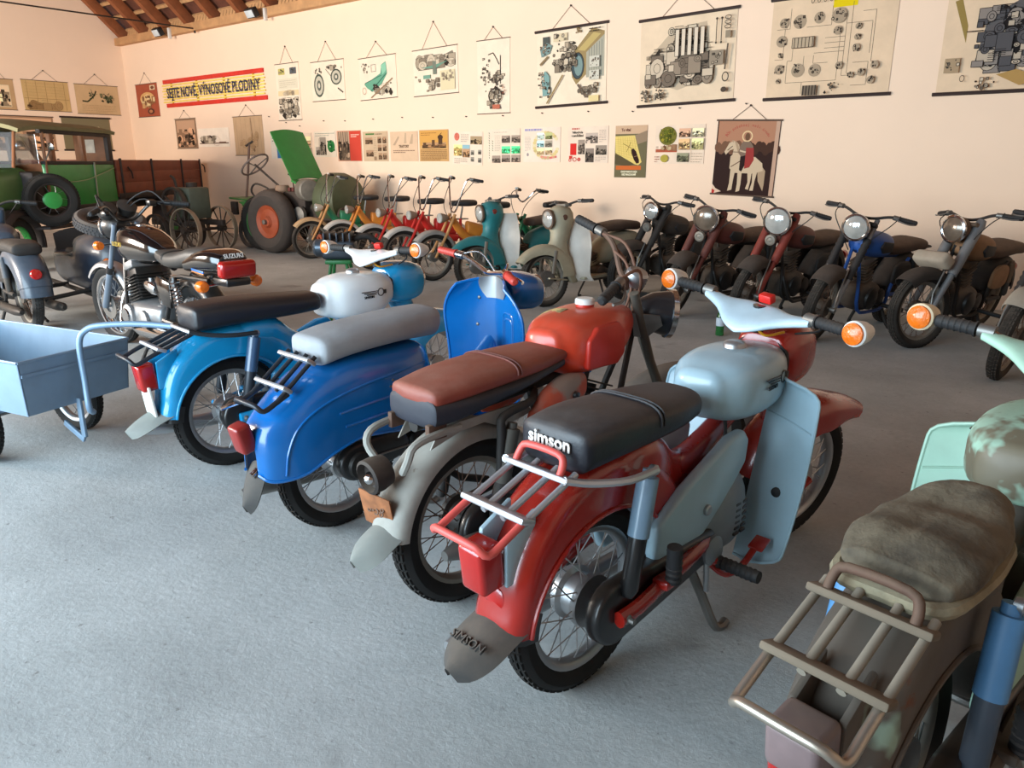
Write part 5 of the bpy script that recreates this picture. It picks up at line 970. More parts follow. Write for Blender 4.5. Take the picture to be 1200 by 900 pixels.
# ------------------------------------------------------------------ dusty motorcycles along the back wall
GR = 'dusty motorcycles parked along the back wall'
def gaiter(M, a, b, r, n=9):
    a, b = Vector(a), Vector(b); d = b - a; prof = []
    for k in range(n): prof += [(r * .8, d.length * k / n), (r, d.length * (k + .5) / n)]
    return MB(M).lathe(prof + [(r * .8, d.length)], a, d, 14)
def roadster(label, loc, hd, steer, tank, fork, fend, seat, frame_=None, lens=None, shell=None, gait=False, horn=True, twin=True, plate=None, loop=False, lean=0.0, barm=None, W=1.27, R=.3, pts=None, group=GR, side=None, lampR=.092, rearfend=None, seatst=None, shock_spring=None, legshield=None, name='motorcycle', tyre=None, rearonly=False, lampshell=None):
    r = thing(name, label, 'motorcycle', loc, hd, group, lean); S = steer_mat(.93, .95, .47, steer); frame_ = frame_ or M_BLACK_D; shell = shell or M_BLACK_D; tyre = tyre or M_TYRE_D; side = side or M_BLACK_D
    wheel(r, Tr(0, 0, R), R, .044, M_RIM_D, tyre, .08, .05, hubm=M_ENGD, spm=M_RUST); wheel(r, S @ Tr(W, 0, R), R, .042, M_RIM_D, tyre, .08, .05, hubm=M_ENGD, spm=M_RUST)
    MB().fender((0, R), .365, 15, 172, .085, .09, .06, .004, 26).build('rear_mudguard', rearfend or fend, r)
    MB(S).fender((W, R), .345, 48, 140, .085, .09, .06, .004, 20).build('front_mudguard', fend, r)
    fr = MB(); fr.tube([(.93, 0, .86), (.7, 0, .72), (.4, 0, .66), (.1, 0, .64), (-.15, 0, .63)], .024, 8, 3)
    for s in (-1, 1): fr.tube([(.93, s * .02, .8), (.88, s * .07, .5), (.82, s * .09, .24), (.6, s * .1, .2), (.35, s * .1, .22), (.3, s * .1, .4), (.1, s * .11, .63)], .015, 8, 3); fr.tube([(.32, s * .1, .32), (0, s * .1, R)], .018, 8)
    fr.build('frame', frame_, r)
    for s in (-1, 1): shock(r, (.06, s * .13, .64), (.0, s * .13, R + .03), shell, M_ENGD, .03, .6, spring=shock_spring)
    seat_body(r, seatst or [(-.22, .715, .115, .055, 3, .05), (-.05, .73, .13, .06, 3, .055), (.15, .725, .135, .055, 3, .055), (.33, .715, .125, .055, 3, .05), (.45, .715, .1, .05, 2.6, .045)], seat, (.03, .03))
    tk = MB().body([(.45, .75, .085, .075), (.53, .76, .13, .10), (.68, .775, .145, .11), (.82, .79, .12, .095), (.92, .80, .07, .065)], 4, 24, (.03, .02)).build('fuel_tank', tank, r, 60)
    MB().lathe([(.034, -.02), (.034, .01), (.026, .018), (.001, .019)], (.72, 0, .888), (0, 0, 1), 18).build('filler_cap', M_STEEL, tk)
    for s in (-1, 1): MB().prism([(.56, .72), (.57, .80), (.74, .82), (.78, .77), (.72, .72)], s * .12, s * .15, 'xz', .01).build('knee_pad', M_RUB, tk)
    for s in (-1, 1): MB().body([(.05, .5, .015, .07, 3), (.14, .51, .03, .10, 3), (.28, .51, .03, .10, 3), (.36, .50, .015, .07, 3)], 3, 18, (.01, .01), y=s * .12).build('side_cover', side, r)
    engine(r, (.62, 0, .33), 1.15, M_ENGD, None, .3, 8, M_ENGB, .125)
    for s in ((1, -1) if twin else (-1,)): exhaust(r, s, M_ENGB, .76, .52, -.42, .2, .16, .04, M_RIM_D if not twin else M_ENGB, .22)
    for s in (-1, 1):
        a, m_, e = Vector((.875, s * .095, 1.0)), Vector((1.06, s * .095, .66)), Vector((W, s * .095, R))
        if gait:
            f = MB(S).tube([a, m_, m_, e], [.02, .02, .019, .024], 12).build('fork_leg', fork, r); gaiter(S, a + (m_ - a) * .45, m_ + (e - m_) * .35, .034).build('fork_gaiter', M_RUB, f)
        else: f = MB(S).tube([a, a + (m_ - a) * .1, m_, m_ + (e - m_) * .2, m_ + (e - m_) * .2, e - (e - m_) * .1, e], [.03, .04, .038, .036, .025, .025, .02], 14).build('fork_leg', fork, r)
        MB(S).lathe([(.026, -.02), (.026, .02)], e, (0, 1, 0), 12).build('axle_clamp', M_STEEL, f)
    MB(S).box((.93, 0, .96), (.08, .24, .03), (0, -.4, 0), .008).build('fork_yoke', shell, r)
    headlight(r, S, (1.05, 0, .93), lampR, .15, lampshell or shell, lens or M_LENS, None, 'headlight', -.05)
    if horn: h = MB(S).lathe([(.046, -.03), (.05, 0), (.046, .01), (.03, .014), (.022, .01), (.001, .016)], (1.085, 0, .765), (1, 0, -.1), 22).build('horn', M_RIM_D, r)
    bars(r, S, pts or [(.90, 0, 1.0), (.89, -.08, 1.01), (.87, -.2, 1.045), (.80, -.36, 1.03)], .0115, barm or M_BLACK_D, M_RUB, .13, True, .019)
    tubes(r, 'control_cable', M_WIRE, [([(.83, s * .24, 1.05), (.95, s * .22, .98), (.97, s * .12, .85), (.9, s * .05, .72)], .004) for s in (-1, 1)], S, 4)
    if plate: MB(S).box((1.21, 0, .70), (.1, .30, .13), (0, .9, 0), .03, 3).build('front_plate', plate, r, 60)
    tubes(r, 'mudguard_stay', M_STEEL, [([(W - .1, s * .085, .62), (W, s * .1, .45), (W, s * .1, R)], .007) for s in (-1, 1)], S)
    for s in (-1, 1):
        g = MB().tube([(.42, s * .12, .24), (.42, s * .3, .24)], .018, 10).build('footrest', M_RUB, r)
        zf = .014 - s * .18 * math.tan(lean); MB().tube([(.36, s * .09, .22), (.33, s * .15, .08), (.31, s * .18, zf), (.27, s * .18, zf)], .014, 8, 3).build('stand_leg', M_BLACK_D, r)
    tl = MB().lathe([(.045, 0), (.045, .04), (.038, .05), (.001, .055)], (-.345, 0, .52), (-1, 0, .15), 18).build('tail_light', M_REDL, r)
    if loop: MB().tube([(-.05, .09, .70), (-.28, .1, .70), (-.34, .08, .70), (-.34, -.08, .70), (-.28, -.1, .70), (-.05, -.09, .70)], .010, 8, 4).build('carrier_loop', M_BLACK_D, r)
    return r
MAROON = mat('dusty_maroon', (98, 44, 36), .6, vary=.2, dust=.45, dustcol=(110, 88, 74)); BRRED = mat('dusty_red', (134, 50, 38), .55, vary=.18, dust=.3, dustcol=(120, 92, 78)); DUSTSEAT = mat('dusty_brown_seat', (74, 58, 48), .85, vary=.2, dust=.6, dustcol=(116, 98, 82)); DKFEND = mat('dusty_dark_mudguard', (62, 54, 48), .8, vary=.2, dust=.5, dustcol=(104, 92, 82))
DBLUE = mat('dusty_blue', (34, 84, 160), .5, vary=.12, dust=.3, dustcol=(110, 110, 112)); BROWNT = mat('dusty_ochre', (140, 104, 72), .75, vary=.2, dust=.4, dustcol=(130, 108, 86)); GREYFORK = mat('grey_fork', (128, 130, 132), .5, .4, dust=.3); TANPLATE = mat('tan_plate', (166, 152, 134), .8, vary=.15, dust=.2)
def at_front(u, v, hd, W=1.27): p = G(u, v); a = math.radians(hd); return (p.x - W * math.cos(a), p.y - W * math.sin(a), 0)
def back(u, v, hd, **k): return at_front(u, v, hd), math.radians(hd)
for args in (
    dict(at=(-3.90, 8.36, -100), label='blackened motorcycle standing between the cream scooter and the maroon-forked one', steer=-4, tank=DKFEND, fork=M_BLACK_D, fend=DKFEND, lampR=.09, horn=True),
    dict(at=(-3.02, 7.78, -101), label='dusty dark motorcycle with maroon fork shrouds and a small round horn', steer=14, tank=MAROON, fork=MAROON, fend=DKFEND, lens=M_LENS_D, lampR=.115),
    dict(at=(-2.37, 7.84, -101), label='dusty red-forked motorcycle with a large bright headlamp', steer=11, tank=MAROON, fork=BRRED, fend=DKFEND, lampR=.118),
    dict(at=(-1.64, 7.58, -101), label='dusty blue-tanked motorcycle with black rubber fork gaiters', steer=8, tank=DBLUE, fork=GREYFORK, fend=DKFEND, gait=True, horn=False, loop=True, twin=False, frame_=DBLUE, lampR=.1),
    dict(at=(-.94, 7.86, -103), label='ochre motorcycle with a blank tan plate above its front wheel', steer=-20, tank=BROWNT, fork=GREYFORK, fend=M_BLACK_D, gait=False, horn=False, loop=True, twin=False, plate=TANPLATE, lens=M_LENS_D, side=BROWNT, shell=mat('dusty_brown_shell', (104, 82, 64), .8, dust=.4), lampR=.1, lean=-9),
    dict(at=(-.24, 7.20, -103), label='motorcycle with a blue tank and pale front mudguard next to the ochre one', steer=6, tank=DBLUE, fork=M_BLACK_D, fend=mat('pale_mudguard', (170, 164, 150), .7, dust=.3), gait=True, horn=False, twin=False)):
    x_, y_, hd = args.pop('at'); st = math.radians(args.pop('steer')); lb = args.pop('label'); tk = args.pop('tank'); fk = args.pop('fork'); fe = args.pop('fend'); ln = math.radians(args.pop('lean', -7.5))
    roadster(lb, (x_, y_, 0), math.radians(hd), st, tk, fk, fe, DUSTSEAT, lean=ln, **args)
# ------------------------------------------------------------------ teal and cream shielded mopeds
def shielded(label, u, v, hd, steer, body, panel, seat, badge_m):
    W, R = 1.2, .285; loc = at_front(u, v, hd, W); r = thing('scooter', label, 'scooter', loc, math.radians(hd), 'shielded scooters by the back wall'); S = steer_mat(.95, .85, .4, steer)
    wheel(r, Tr(0, 0, R), R, .038, M_RIM_D, M_TYRE_D, .085, .05, hubm=M_STEEL, spm=M_RIM_D); wheel(r, S @ Tr(W, 0, R), R, .038, M_RIM_D, M_TYRE_D, .085, .05, hubm=M_STEEL, spm=M_RIM_D)
    # front mudguard with long pointed nose flowing into the column
    MB(S).fender((W, R), .345, 30, 178, .10, .13, .08, .005, 26, wf=lambda t: .6 + .5 * min(1, 2.0 * t), df=lambda t: .4 + 1.1 * t, Rf=lambda t: .03 * max(0, 1 - 4 * t)).build('front_mudguard', body, r)
    MB(S).loft([[(cx + a * math.cos(t), b * math.copysign(abs(math.sin(t)) ** .8, math.sin(t)), cz + .2 * a * math.cos(t)) for t in [2 * PI * k / 24 for k in range(24)]] for cx, cz, a, b in ((1.05, .52, .15, .10), (1.03, .58, .11, .085), (1.01, .65, .085, .078), (.995, .72, .09, .088), (.99, .8, .118, .112), (.985, .87, .14, .125), (.97, .94, .125, .11), (.95, .985, .08, .075))]).build('column_cowl', body, r, 60)
    headlight(r, S, (1.128, 0, .87), .09, .06, body, M_LENS, mat('brown_headlamp_ring', (92, 72, 58), .6, dust=.2), tilt=-.08)
    for s in (-1, 1):
        MB(S).lathe([(.03, -.01), (.03, .006), (.022, .012), (.001, .012)], (1.0, s * .112, .88), (.1, s, 0), 16).build('cowl_badge', badge_m, r)
        def fn(u_, v_, s=s):
            w = .24 - .09 * max(0, v_ - .55) ** 1.4 / .33; q = max(0, .2 - v_) / .2; return (.93 - .05 * u_ - .08 * u_ * u_ - .05 * v_ - .08 * q * q, s * (.03 + (w - .03) * u_), .24 + .62 * v_)
        l = MB().sheet(fn, 10, 18, .006).build('leg_shield', panel, r, 60); MB().tube([fn(1, k / 18) for k in range(19)] + [fn(1 - k / 10, 1) for k in range(1, 11)], .006, 6).build('shield_edge', panel, l)
        MB().tube([(W + .06, s * .12, R + .02), (W - .2, s * .12, R - .02)], .016, 8, flat=.5).build('fork_arm', body, r); MB(S).tube([(1.12, s * .11, .56), (1.17, s * .115, R + .05)], .02, 8, flat=.4).build('fork_stay', M_RIM_D, r)
        p = [(1.02, .56), (1.08, .5), (1.0, .35), (.9, .22), (.82, .22), (.84, .3), (.92, .48)]
        MB().prism(p, s * .05, s * .115, 'xz', .012).build('lower_cowl', body, r, 50)
    MB().body([(-.3, .50, .06, .09), (-.22, .53, .13, .14), (-.05, .55, .16, .15), (.15, .53, .16, .15), (.34, .50, .14, .13), (.44, .46, .09, .08)], 4, 22, (.03, .02)).build('tail_body', body, r, 60)
    MB().fender((0, R), .36, 60, 178, .11, .07, .06, .004, 18).build('rear_mudguard', body, r)
    MB().box((.62, 0, .27), (.42, .42, .03), None, .012).build('footboard', body, r); MB().tube([(.85, 0, .3), (.4, 0, .4)], .05, 10).build('frame_tube', body, r)
    seat_body(r, [(-.2, .745, .11, .05, 3, .05), (0, .76, .13, .055, 3, .055), (.2, .755, .125, .05, 3, .055), (.4, .745, .1, .045, 2.6, .05)], seat, (.03, .03))
    engine(r, (.42, 0, .28), .8, M_ENGD)
    bars(r, S, [(.93, 0, 1.0), (.92, -.08, 1.01), (.88, -.2, 1.035), (.82, -.34, 1.03)], .011, M_BLACK_D, M_RUB, .12, True, .018); MB(S).box((.93, 0, 1.0), (.09, .17, .035), None, .012).build('bar_clamp_cover', M_RIM_D, r)
    for s in (-1, 1): MB().tube([(.45, s * .08, .24), (.47, s * .16, .08), (.48, s * .18, .008), (.44, s * .18, .008)], .011, 8, 3).build('stand_leg', M_BLACK_D, r)
    MB().lathe([(.04, 0), (.04, .04), (.001, .05)], (-.33, 0, .5), (-1, 0, .1), 16).build('tail_light', M_REDL, r)
PANELW = mat('worn_white_panel', (214, 206, 194), .5, vary=.08, rust=.14, rustcol=(140, 100, 80), rustscale=8); TEAL = mat('teal_enamel', (22, 116, 120), .45, vary=.12, dust=.25, dustcol=(110, 104, 92)); CREAM = mat('dusty_cream_enamel', (168, 160, 136), .55, vary=.12, rust=.15, rustcol=(104, 78, 58), rustscale=8, dust=.3, dustcol=(130, 116, 96))
BADGE = mat('maroon_badge', (116, 40, 34), .4)
shielded('teal scooter with white leg panels and a round headlamp in its cowl', 560, 342, -99, math.radians(-14), TEAL, PANELW, DUSTSEAT, BADGE)
shielded('dirty cream scooter with white leg panels, next to the blackened motorcycle', 638, 359, -98, math.radians(-12), CREAM, PANELW, DUSTSEAT, mat('brown_badge', (92, 60, 48), .4))
# ------------------------------------------------------------------ small folding mopeds
def pedal_moped(label, loc, hd, steer, fr, fk, fend, lamp, R=.26, W=1.05, high=True, tank=None):
    r = thing('moped', label, 'moped', loc, math.radians(hd), 'small mopeds between the tractor and the teal scooter'); r.scale = (1.12, 1.12, 1.12); S = steer_mat(.80, .7, .42, steer)
    wheel(r, Tr(0, 0, R), R, .03, M_RIM_D, M_TYRE_D, .05, .04, 28, M_STEEL, False, spm=M_RIM_D); wheel(r, S @ Tr(W, 0, R), R, .03, M_RIM_D, M_TYRE_D, .05, .04, 28, M_STEEL, False, spm=M_RIM_D)
    MB().fender((0, R), .3, 40, 175, .05, .04, .03, .003, 20).build('rear_mudguard', fend, r); MB(S).fender((W, R), .3, 40, 160, .055, .045, .03, .003, 20).build('front_mudguard', fend, r)
    for s in (-1, 1): MB(S).tube([(.80, s * .055, .72), (.9, s * .06, .52), (W, s * .06, R)], [.017, .017, .014], 8).build('fork_leg', fk, r)
    MB().tube([(.81, 0, .68), (.7, 0, .52), (.55, 0, .43), (.35, 0, .40)], [.03, .038, .042, .04], 10, 3, flat=1.2).build('main_tube', fr, r)
    f = MB(); f.tube([(.3, 0, .3), (.3, 0, .62)], .018, 8)
    for s in (-1, 1): f.tube([(.36, s * .04, .42), (0, s * .06, R)], .013, 8); f.tube([(.3, s * .03, .52), (0, s * .06, R)], .01, 8)
    f.build('rear_frame', fr, r)
    MB().body([(.38, .5, .04, .06, 3), (.5, .53, .06, .08, 3), (.62, .57, .05, .07, 3)], 3, 16, (.02, .02)).build('tank_box', tank or fr, r)
    MB().tube([(.3, 0, .6), (.27, 0, .76)], .012, 8).build('seat_post', M_STEEL, r); MB().body([(.12, .80, .08, .035, 2.4), (.22, .80, .105, .04, 2.4), (.32, .80, .07, .035), (.42, .80, .035, .03)], 4, 18, (.03, .02)).build('saddle', M_RUB, r)
    MB(S).lathe([(.02, -.1), (.04, -.07), (.052, -.02), (.055, 0)], (.96, 0, .68), (1, 0, 0), 16).build('headlight_shell', lamp, r); MB(S).lathe([(.055, 0), (.05, .012), (.001, .02)], (.96, 0, .68), (1, 0, 0), 16).build('headlight_glass', M_LENS, r)
    bars(r, S, [(.79, 0, .74), (.785, -.06, .78), (.74, -.17, 1.05), (.70, -.21, 1.10), (.60, -.30, 1.08)] if high else [(.79, 0, .85), (.78, -.08, .9), (.72, -.15, .98), (.6, -.2, .96)], .0095, M_CHROME, M_RUB, .1, True, .016)
    engine(r, (.42, 0, .26), .6, M_ENGD, None, .9, 6, None, .08)
    tubes(r, 'control_cable', M_WIRE, [([(.66, s * (.24 if high else .17), 1.09 if high else .97), (.78, s * .17, .93), (.86, s * .08, .78), (.8, 0, .6)], .004) for s in (-1, 1)], S, 4)
    for s in (-1, 1): MB().tube([(.4, s * .06, .22), (.4, s * .1, .1), (.38, s * .13, .006)], .009, 6).build('stand_leg', M_BLACK_D, r); MB().box((.4 + s * .1, s * .17, .26), (.07, .08, .022), None, .005).build('pedal', M_RUB, r)
    MB().tube([(.4, -.08, .26), (.4, .08, .26)], .012, 8).build('pedal_shaft', M_STEEL, r)
    MB().tube([(.05, .05, .57), (-.2, .05, .57), (-.24, 0, .57), (-.2, -.05, .57), (.05, -.05, .57)], .008, 6, 3).build('carrier', M_STEEL, r)
FWHITE = mat('chalky_mudguard', (196, 190, 182), .6, dust=.2); ORN = mat('dusty_orange', (204, 124, 40), .5, vary=.12, dust=.2); MRED = mat('moped_red', (190, 34, 28), .4, vary=.1, dust=.15); GRN = mat('moped_green', (24, 108, 72), .45, vary=.12, dust=.2); TANF = mat('tan_fork', (190, 138, 84), .55, dust=.2); LAMPD = mat('dusty_lamp_shell', (150, 130, 112), .7, dust=.3)
def pm(label, u, v, hd, st, *a, **k): pedal_moped(label, at_front(u, v, hd, 1.05 * 1.12), hd, math.radians(st), *a, **k)
pm('green moped with tan fork and tan front mudguard beside the tractor', 366, 303, -118, 8, GRN, TANF, mat('tan_mudguard', (190, 156, 116), .6, dust=.2), mat('cream_lamp', (222, 212, 194), .5))
pm('orange moped standing between the green one and the first red one', 402, 308, -112, 0, ORN, ORN, FWHITE, LAMPD)
pm('red moped with grey front mudguard next to the orange one', 438, 316, -112, 6, MRED, MRED, FWHITE, LAMPD)
pm('red moped with tall swept handlebar, between the other red one and the tan-forked one', 473, 322, -112, 4, MRED, MRED, FWHITE, LAMPD)
pm('orange moped with tan fork and grey front mudguard next to the red ones', 508, 329, -112, 6, ORN, TANF, mat('grey_mudguard', (150, 146, 142), .6, dust=.2), LAMPD)
pedal_moped('green moped half hidden by the teal scooter', (-5.80, 8.47, 0), -97, math.radians(4), GRN, GRN, M_BLACK_D, mat('tan_lamp', (176, 140, 104), .6, dust=.2), high=False)
# ------------------------------------------------------------------ green glass bottle on the floor
bp = G(843, 393)
bt = thing('bottle', 'small green plastic bottle with a pale label standing on the floor', 'bottle', (bp.x, bp.y, 0))
MB().lathe([(.02, .0), (.034, .004), (.035, .02), (.033, .06), (.035, .09), (.035, .15), (.026, .19), (.014, .215), (.013, .235)], (0, 0, 0), (0, 0, 1), 20).build('bottle_body', mat('green_plastic', (60, 150, 80), .1, trans=.7, vary=.05), bt)
MB().lathe([(.0155, .228), (.0155, .25), (.012, .254), (.001, .254)], (0, 0, 0), (0, 0, 1), 16).build('cap', mat('green_cap', (20, 110, 70), .4), bt); MB().lathe([(.0352, .085), (.0362, .09), (.0362, .15), (.0352, .155)], (0, 0, 0), (0, 0, 1), 20, caps=False).build('paper_label', mat('bottle_label', (196, 210, 222), .5), bt)
# ------------------------------------------------------------------ black road motorcycle with SUZUKI lettering
def road_black():
    r = thing('motorcycle', 'glossy black road motorcycle with a big red tail light and amber indicators', 'motorcycle', (-4.95, 2.72, 0), math.radians(178.4)); W, R = 1.35, .315
    S = steer_mat(1.02, .9, .48, math.radians(6)); GL = mat('gloss_black', (14, 13, 14), .12, coat=.8, vary=.1); SEATV = mat('worn_vinyl', (58, 54, 50), .45, vary=.2, dust=.3, dustcol=(110, 104, 96), bump=.15, bscale=20); GF = mat('grey_fork_paint', (120, 132, 146), .4, .4)
    wheel(r, Tr(0, 0, .31), .31, .05, M_CHROME, M_TYRE, .08, .055); wheel(r, S @ Tr(W, 0, R), R, .044, M_CHROME, M_TYRE, .07, .05)
    MB(S).fender((W, R), .355, 40, 160, .06, .045, .035, .004, 22).build('front_mudguard', M_ALU, r); MB().fender((0, .31), .36, 60, 165, .075, .06, .05, .004, 22).build('rear_mudguard', M_BLACK, r)
    for s in (-1, 1):
        f = MB(S).tube([(.98, s * .09, .98), (1.17, s * .09, .62), (1.17, s * .09, .62), (W, s * .09, R)], [.018, .018, .025, .025], 12).build('fork_leg', GF, r)
        MB(S).lathe([(.03, -.025), (.03, .025)], (1.17, s * .09, .62), (-.46, 0, .89), 12).build('fork_collar', M_BLACK, f)
        MB(S).lathe([(.105, 0), (.105, .006), (.05, .006), (.05, 0)], (W, s * .06, R), (0, s, 0), 28, True).build('brake_disc', M_STEEL, r)
    fr = MB()
    for s in (-1, 1): fr.tube([(1.0, s * .02, .85), (.9, s * .1, .5), (.84, s * .12, .22), (.4, s * .12, .2), (.2, s * .12, .45), (.1, s * .12, .66), (-.35, s * .1, .68)], .015, 8, 3); fr.tube([(.3, s * .12, .34), (0, s * .11, .31)], .02, 8)
    fr.tube([(1.0, 0, .9), (.3, 0, .7)], .025, 8); fr.build('frame', M_BLACK, r)
    tk = MB().body([(.36, .80, .07, .05), (.46, .815, .115, .09, 2.6, .10), (.62, .83, .14, .13, 2.6, .13), (.82, .84, .15, .14, 2.6, .14), (.94, .85, .11, .10)], 5, 28, (.04, .03)).build('fuel_tank', GL, r, 60)
    for s in (-1, 1): text_mesh('lettering', 'SUZUKI', .045, mat('gold_print', (196, 160, 60), .4), tk, frame((.84, s * .151, .84), (-s, 0, 0), (0, 0, 1)), .001)
    MB().lathe([(.035, -.02), (.035, .008), (.001, .012)], (.74, 0, .972), (0, 0, 1), 20).build('filler_cap', M_CHROME, tk)
    seat_body(r, [(-.28, .825, .115, .06, 3, .06), (-.12, .815, .132, .065, 3, .07), (.05, .785, .138, .055, 3, .065), (.22, .775, .13, .05, 3, .06), (.38, .79, .095, .045, 2.6, .05)], SEATV, (.03, .03), strap=.2, strapm=SEATV)
    tc = MB().body([(-.50, .80, .10, .06, 3.4, .06), (-.40, .81, .13, .07, 3.4, .075), (-.25, .805, .142, .065, 3.4, .08), (-.1, .775, .14, .035, 3.4, .06)], 4, 26, (.01, .01)).build('tail_cowl', GL, r, 50)
    for s in (-1, 1): MB().box((-.3, s * .143, .745), (.17, .006, .014), (0, -.05, s * -.06), .001).build('stripe', mat('blue_stripe', (40, 110, 190), .3), tc); MB().box((-.3, s * .143, .733), (.17, .006, .006), (0, -.05, s * -.06), .001).build('stripe', mat('orange_stripe', (220, 130, 50), .3), tc)
    text_mesh('lettering', 'SUZUKI', .04, M_WHT, tc, frame((-.512, 0, .845), (0, -1, 0), (.35, 0, 1)), .001, bold=.001)
    MB().box((-.535, 0, .765), (.08, .25, .11), (0, -.1, 0), .028, 4).build('tail_light', M_REDL, r, 60)
    MB().box((-.46, 0, .68), (.18, .17, .05), None, .012).build('plate_bracket', M_BLACK, r)
    for s in (-1, 1):
        i = MB().lathe([(.036, -.03), (.04, -.012), (.04, .012), (.03, .03), (.001, .036)], (-.43, s * .19, .66), (-1, 0, 0), 20).build('indicator', M_AMBER, r); MB().tube([(-.43, s * .06, .665), (-.43, s * .155, .66)], .009, 8).build('indicator_stalk', M_CHROME, i)
        j = MB(S).lathe([(.03, -.03), (.034, -.01), (.034, .012), (.001, .03)], (1.06, s * .2, .83), (1, 0, 0), 16).build('indicator', M_AMBER, r); MB(S).tube([(1.06, s * .09, .83), (1.06, s * .17, .83)], .008, 8).build('indicator_stalk', M_CHROME, j)
        shock(r, (.04, s * .14, .67), (-.02, s * .14, .34), M_BLACK, M_CHROME, .03, .2, spring=M_CHROME)
    e = MB().body([(.36, .34, .13, .10, 3), (.5, .33, .16, .12, 3), (.7, .33, .165, .12, 3), (.82, .34, .13, .09, 3)], 3, 22, (.03, .03)).build('engine', mat('cast_alloy', (150, 152, 154), .35, .7, vary=.15), r)
    for s in (-1, 1):
        MB().lathe([(.085, 0), (.08, .025), (.05, .035), (.001, .036)], (.74, s * .16, .33), (0, s, 0), 26).build('crankcase_cover', M_ALU, e); MB().lathe([(.055, .036), (.052, .044), (.001, .044)], (.74, s * .16, .33), (0, s, 0), 20).build('generator_cap', M_CHROME, e)
        MB().lathe([(.07, 0), (.066, .02), (.001, .03)], (.52, s * .155, .32), (0, s, 0), 22).build('crankcase_cover', M_ALU, e); MB().box((.62, s * .15, .25), (.2, .03, .05), None, .01).build('engine_casting', M_ALU, e)
    cy = MB(); d = Vector((.28, 0, .96))
    for k in range(9): q = Vector((.70, 0, .44)) + d * k * .022; cy.box(q, (.17, .27, .008), (0, .28, 0), .002, 1)
    cy.box((.735, 0, .55), (.12, .2, .24), (0, .28, 0), .01); cy.build('cylinder_block', M_ENGB, e)
    MB().box((.775, 0, .69), (.15, .25, .06), (0, .28, 0), .015).build('cylinder_head', M_ALU, e)
    for s in (-1, 1):
        c = MB().body([(.44, .54, .03, .04), (.5, .55, .035, .05), (.58, .56, .03, .04)], 3, 14, (.01, .02), y=s * .08).build('carburettor', M_CHROME, r); MB().tube([(.5, s * .08, .56), (.5, s * .08, .62)], .022, 12).build('carburettor_cap', M_CHROME, c)
        MB().prism([(.14, .44), (.12, .62), (.3, .66), (.36, .60), (.30, .46)], s * .11, s * .14, 'xz', .012).build('side_cover', GL, r)
        exhaust(r, s, M_CHROME, .86, .55, -.42, .24, .17, .042)
    # high handlebar, two clocks, headlamp
    bars(r, S, [(.96, 0, 1.0), (.955, -.07, 1.01), (.90, -.16, 1.10), (.86, -.22, 1.115), (.72, -.38, 1.09)], .0115, M_BLACK, M_RUB, .13, True, .018, M_BLACK)
    headlight(r, S, (1.17, 0, .95), .105, .17, M_BLACK)
    for s in (-1, 1):
        g = MB(S).lathe([(.045, -.09), (.066, -.06), (.072, 0), (.064, .004)], (1.06, s * .078, 1.10), (-.6, 0, .8), 24).build('clock_shell', M_BLACK_D, r); MB(S).lathe([(.064, 0), (.001, .002)], (1.06, s * .078, 1.10), (-.6, 0, .8), 24).build('clock_face', mat('clock_face', (46, 42, 40), .2, coat=.8), g)
    MB(S).body([(.84, 1.07, .02, .02, 3), (.89, 1.07, .025, .025, 3)], 2, 12, (.01, .01), y=.2).build('brake_reservoir', M_BLACK, r); MB(S).box((.88, -.17, 1.115), (.06, .06, .045), None, .01).build('switch_box', M_BLACK, r)
    tubes(r, 'control_cable', M_WIRE, [([(.82, s * .25, 1.11), (.95, s * .2, 1.2), (1.08, s * .08, 1.1), (1.05, s * .02, .9)], .006) for s in (-1, 1)] + [([(.84, s * .22, 1.1), (.98, s * .14, 1.14), (1.1, s * .04, 1.0), (1.0, 0, .8)], .005) for s in (-1, 1)], S, 4)
    MB().tube([(.46, .12, .24), (.44, .22, .1), (.42, .28, .01), (.38, .29, .008)], .012, 8, 3).build('side_stand', M_BLACK, r)
    for s in (-1, 1): MB().tube([(.45, s * .15, .3), (.45, s * .28, .3)], .018, 10).build('footrest', M_RUB, r)
road_black()
# ------------------------------------------------------------------ old motorcycle with sidecar
SLATE = mat('slate_enamel', (66, 78, 92), .35, coat=.25, vary=.15, dust=.25, dustcol=(110, 108, 104)); SIDEC = mat('dark_blue_sidecar', (30, 38, 50), .4, coat=.25, vary=.25, dust=.3, dustcol=(84, 78, 72)); PAD = mat('dark_upholstery', (34, 30, 28), .7, dust=.2)
co = (-7.40, 2.50, 0); ch = math.radians(174)
cm = roadster('old slate motorcycle with a deep rear mudguard and a dark sidecar bolted on', co, ch, math.radians(4), SLATE, SLATE, SLATE, PAD, rearfend=SLATE, R=.32, W=1.38, group=None, pts=[(.95, 0, 1.0), (.93, -.08, 1.02), (.88, -.2, 1.06), (.78, -.38, 1.03)], tyre=mat('knobbly_tyre', (42, 42, 42), .9, dust=.4), shell=mat('slate_shell', (52, 58, 66), .5, dust=.3), twin=True)
for o in list(cm.children):
    if o.name.startswith('rear_mudguard'): bpy.data.objects.remove(o)
MB().fender((0, .32), .42, 5, 165, .125, .15, .10, .005, 28).build('rear_mudguard', SLATE, cm); MB().fender((0, .32), .405, 158, 178, .118, .13, .09, .005, 6).build('mudguard_flap', SLATE, cm)
sc = cm
yo = -.72
def tub(x, t):   # open tub cross-section
    return None
st = [(-.42, .48, .10, .16), (-.36, .50, .20, .26), (-.15, .52, .27, .29), (.15, .52, .285, .28), (.5, .50, .28, .25), (.9, .47, .24, .22), (1.25, .44, .14, .14), (1.4, .42, .05, .06)]
A = cat([(a[0], a[1], a[2]) for a in st], 4); B = cat([(a[3], 0, 0) for a in st], 4); rings = []
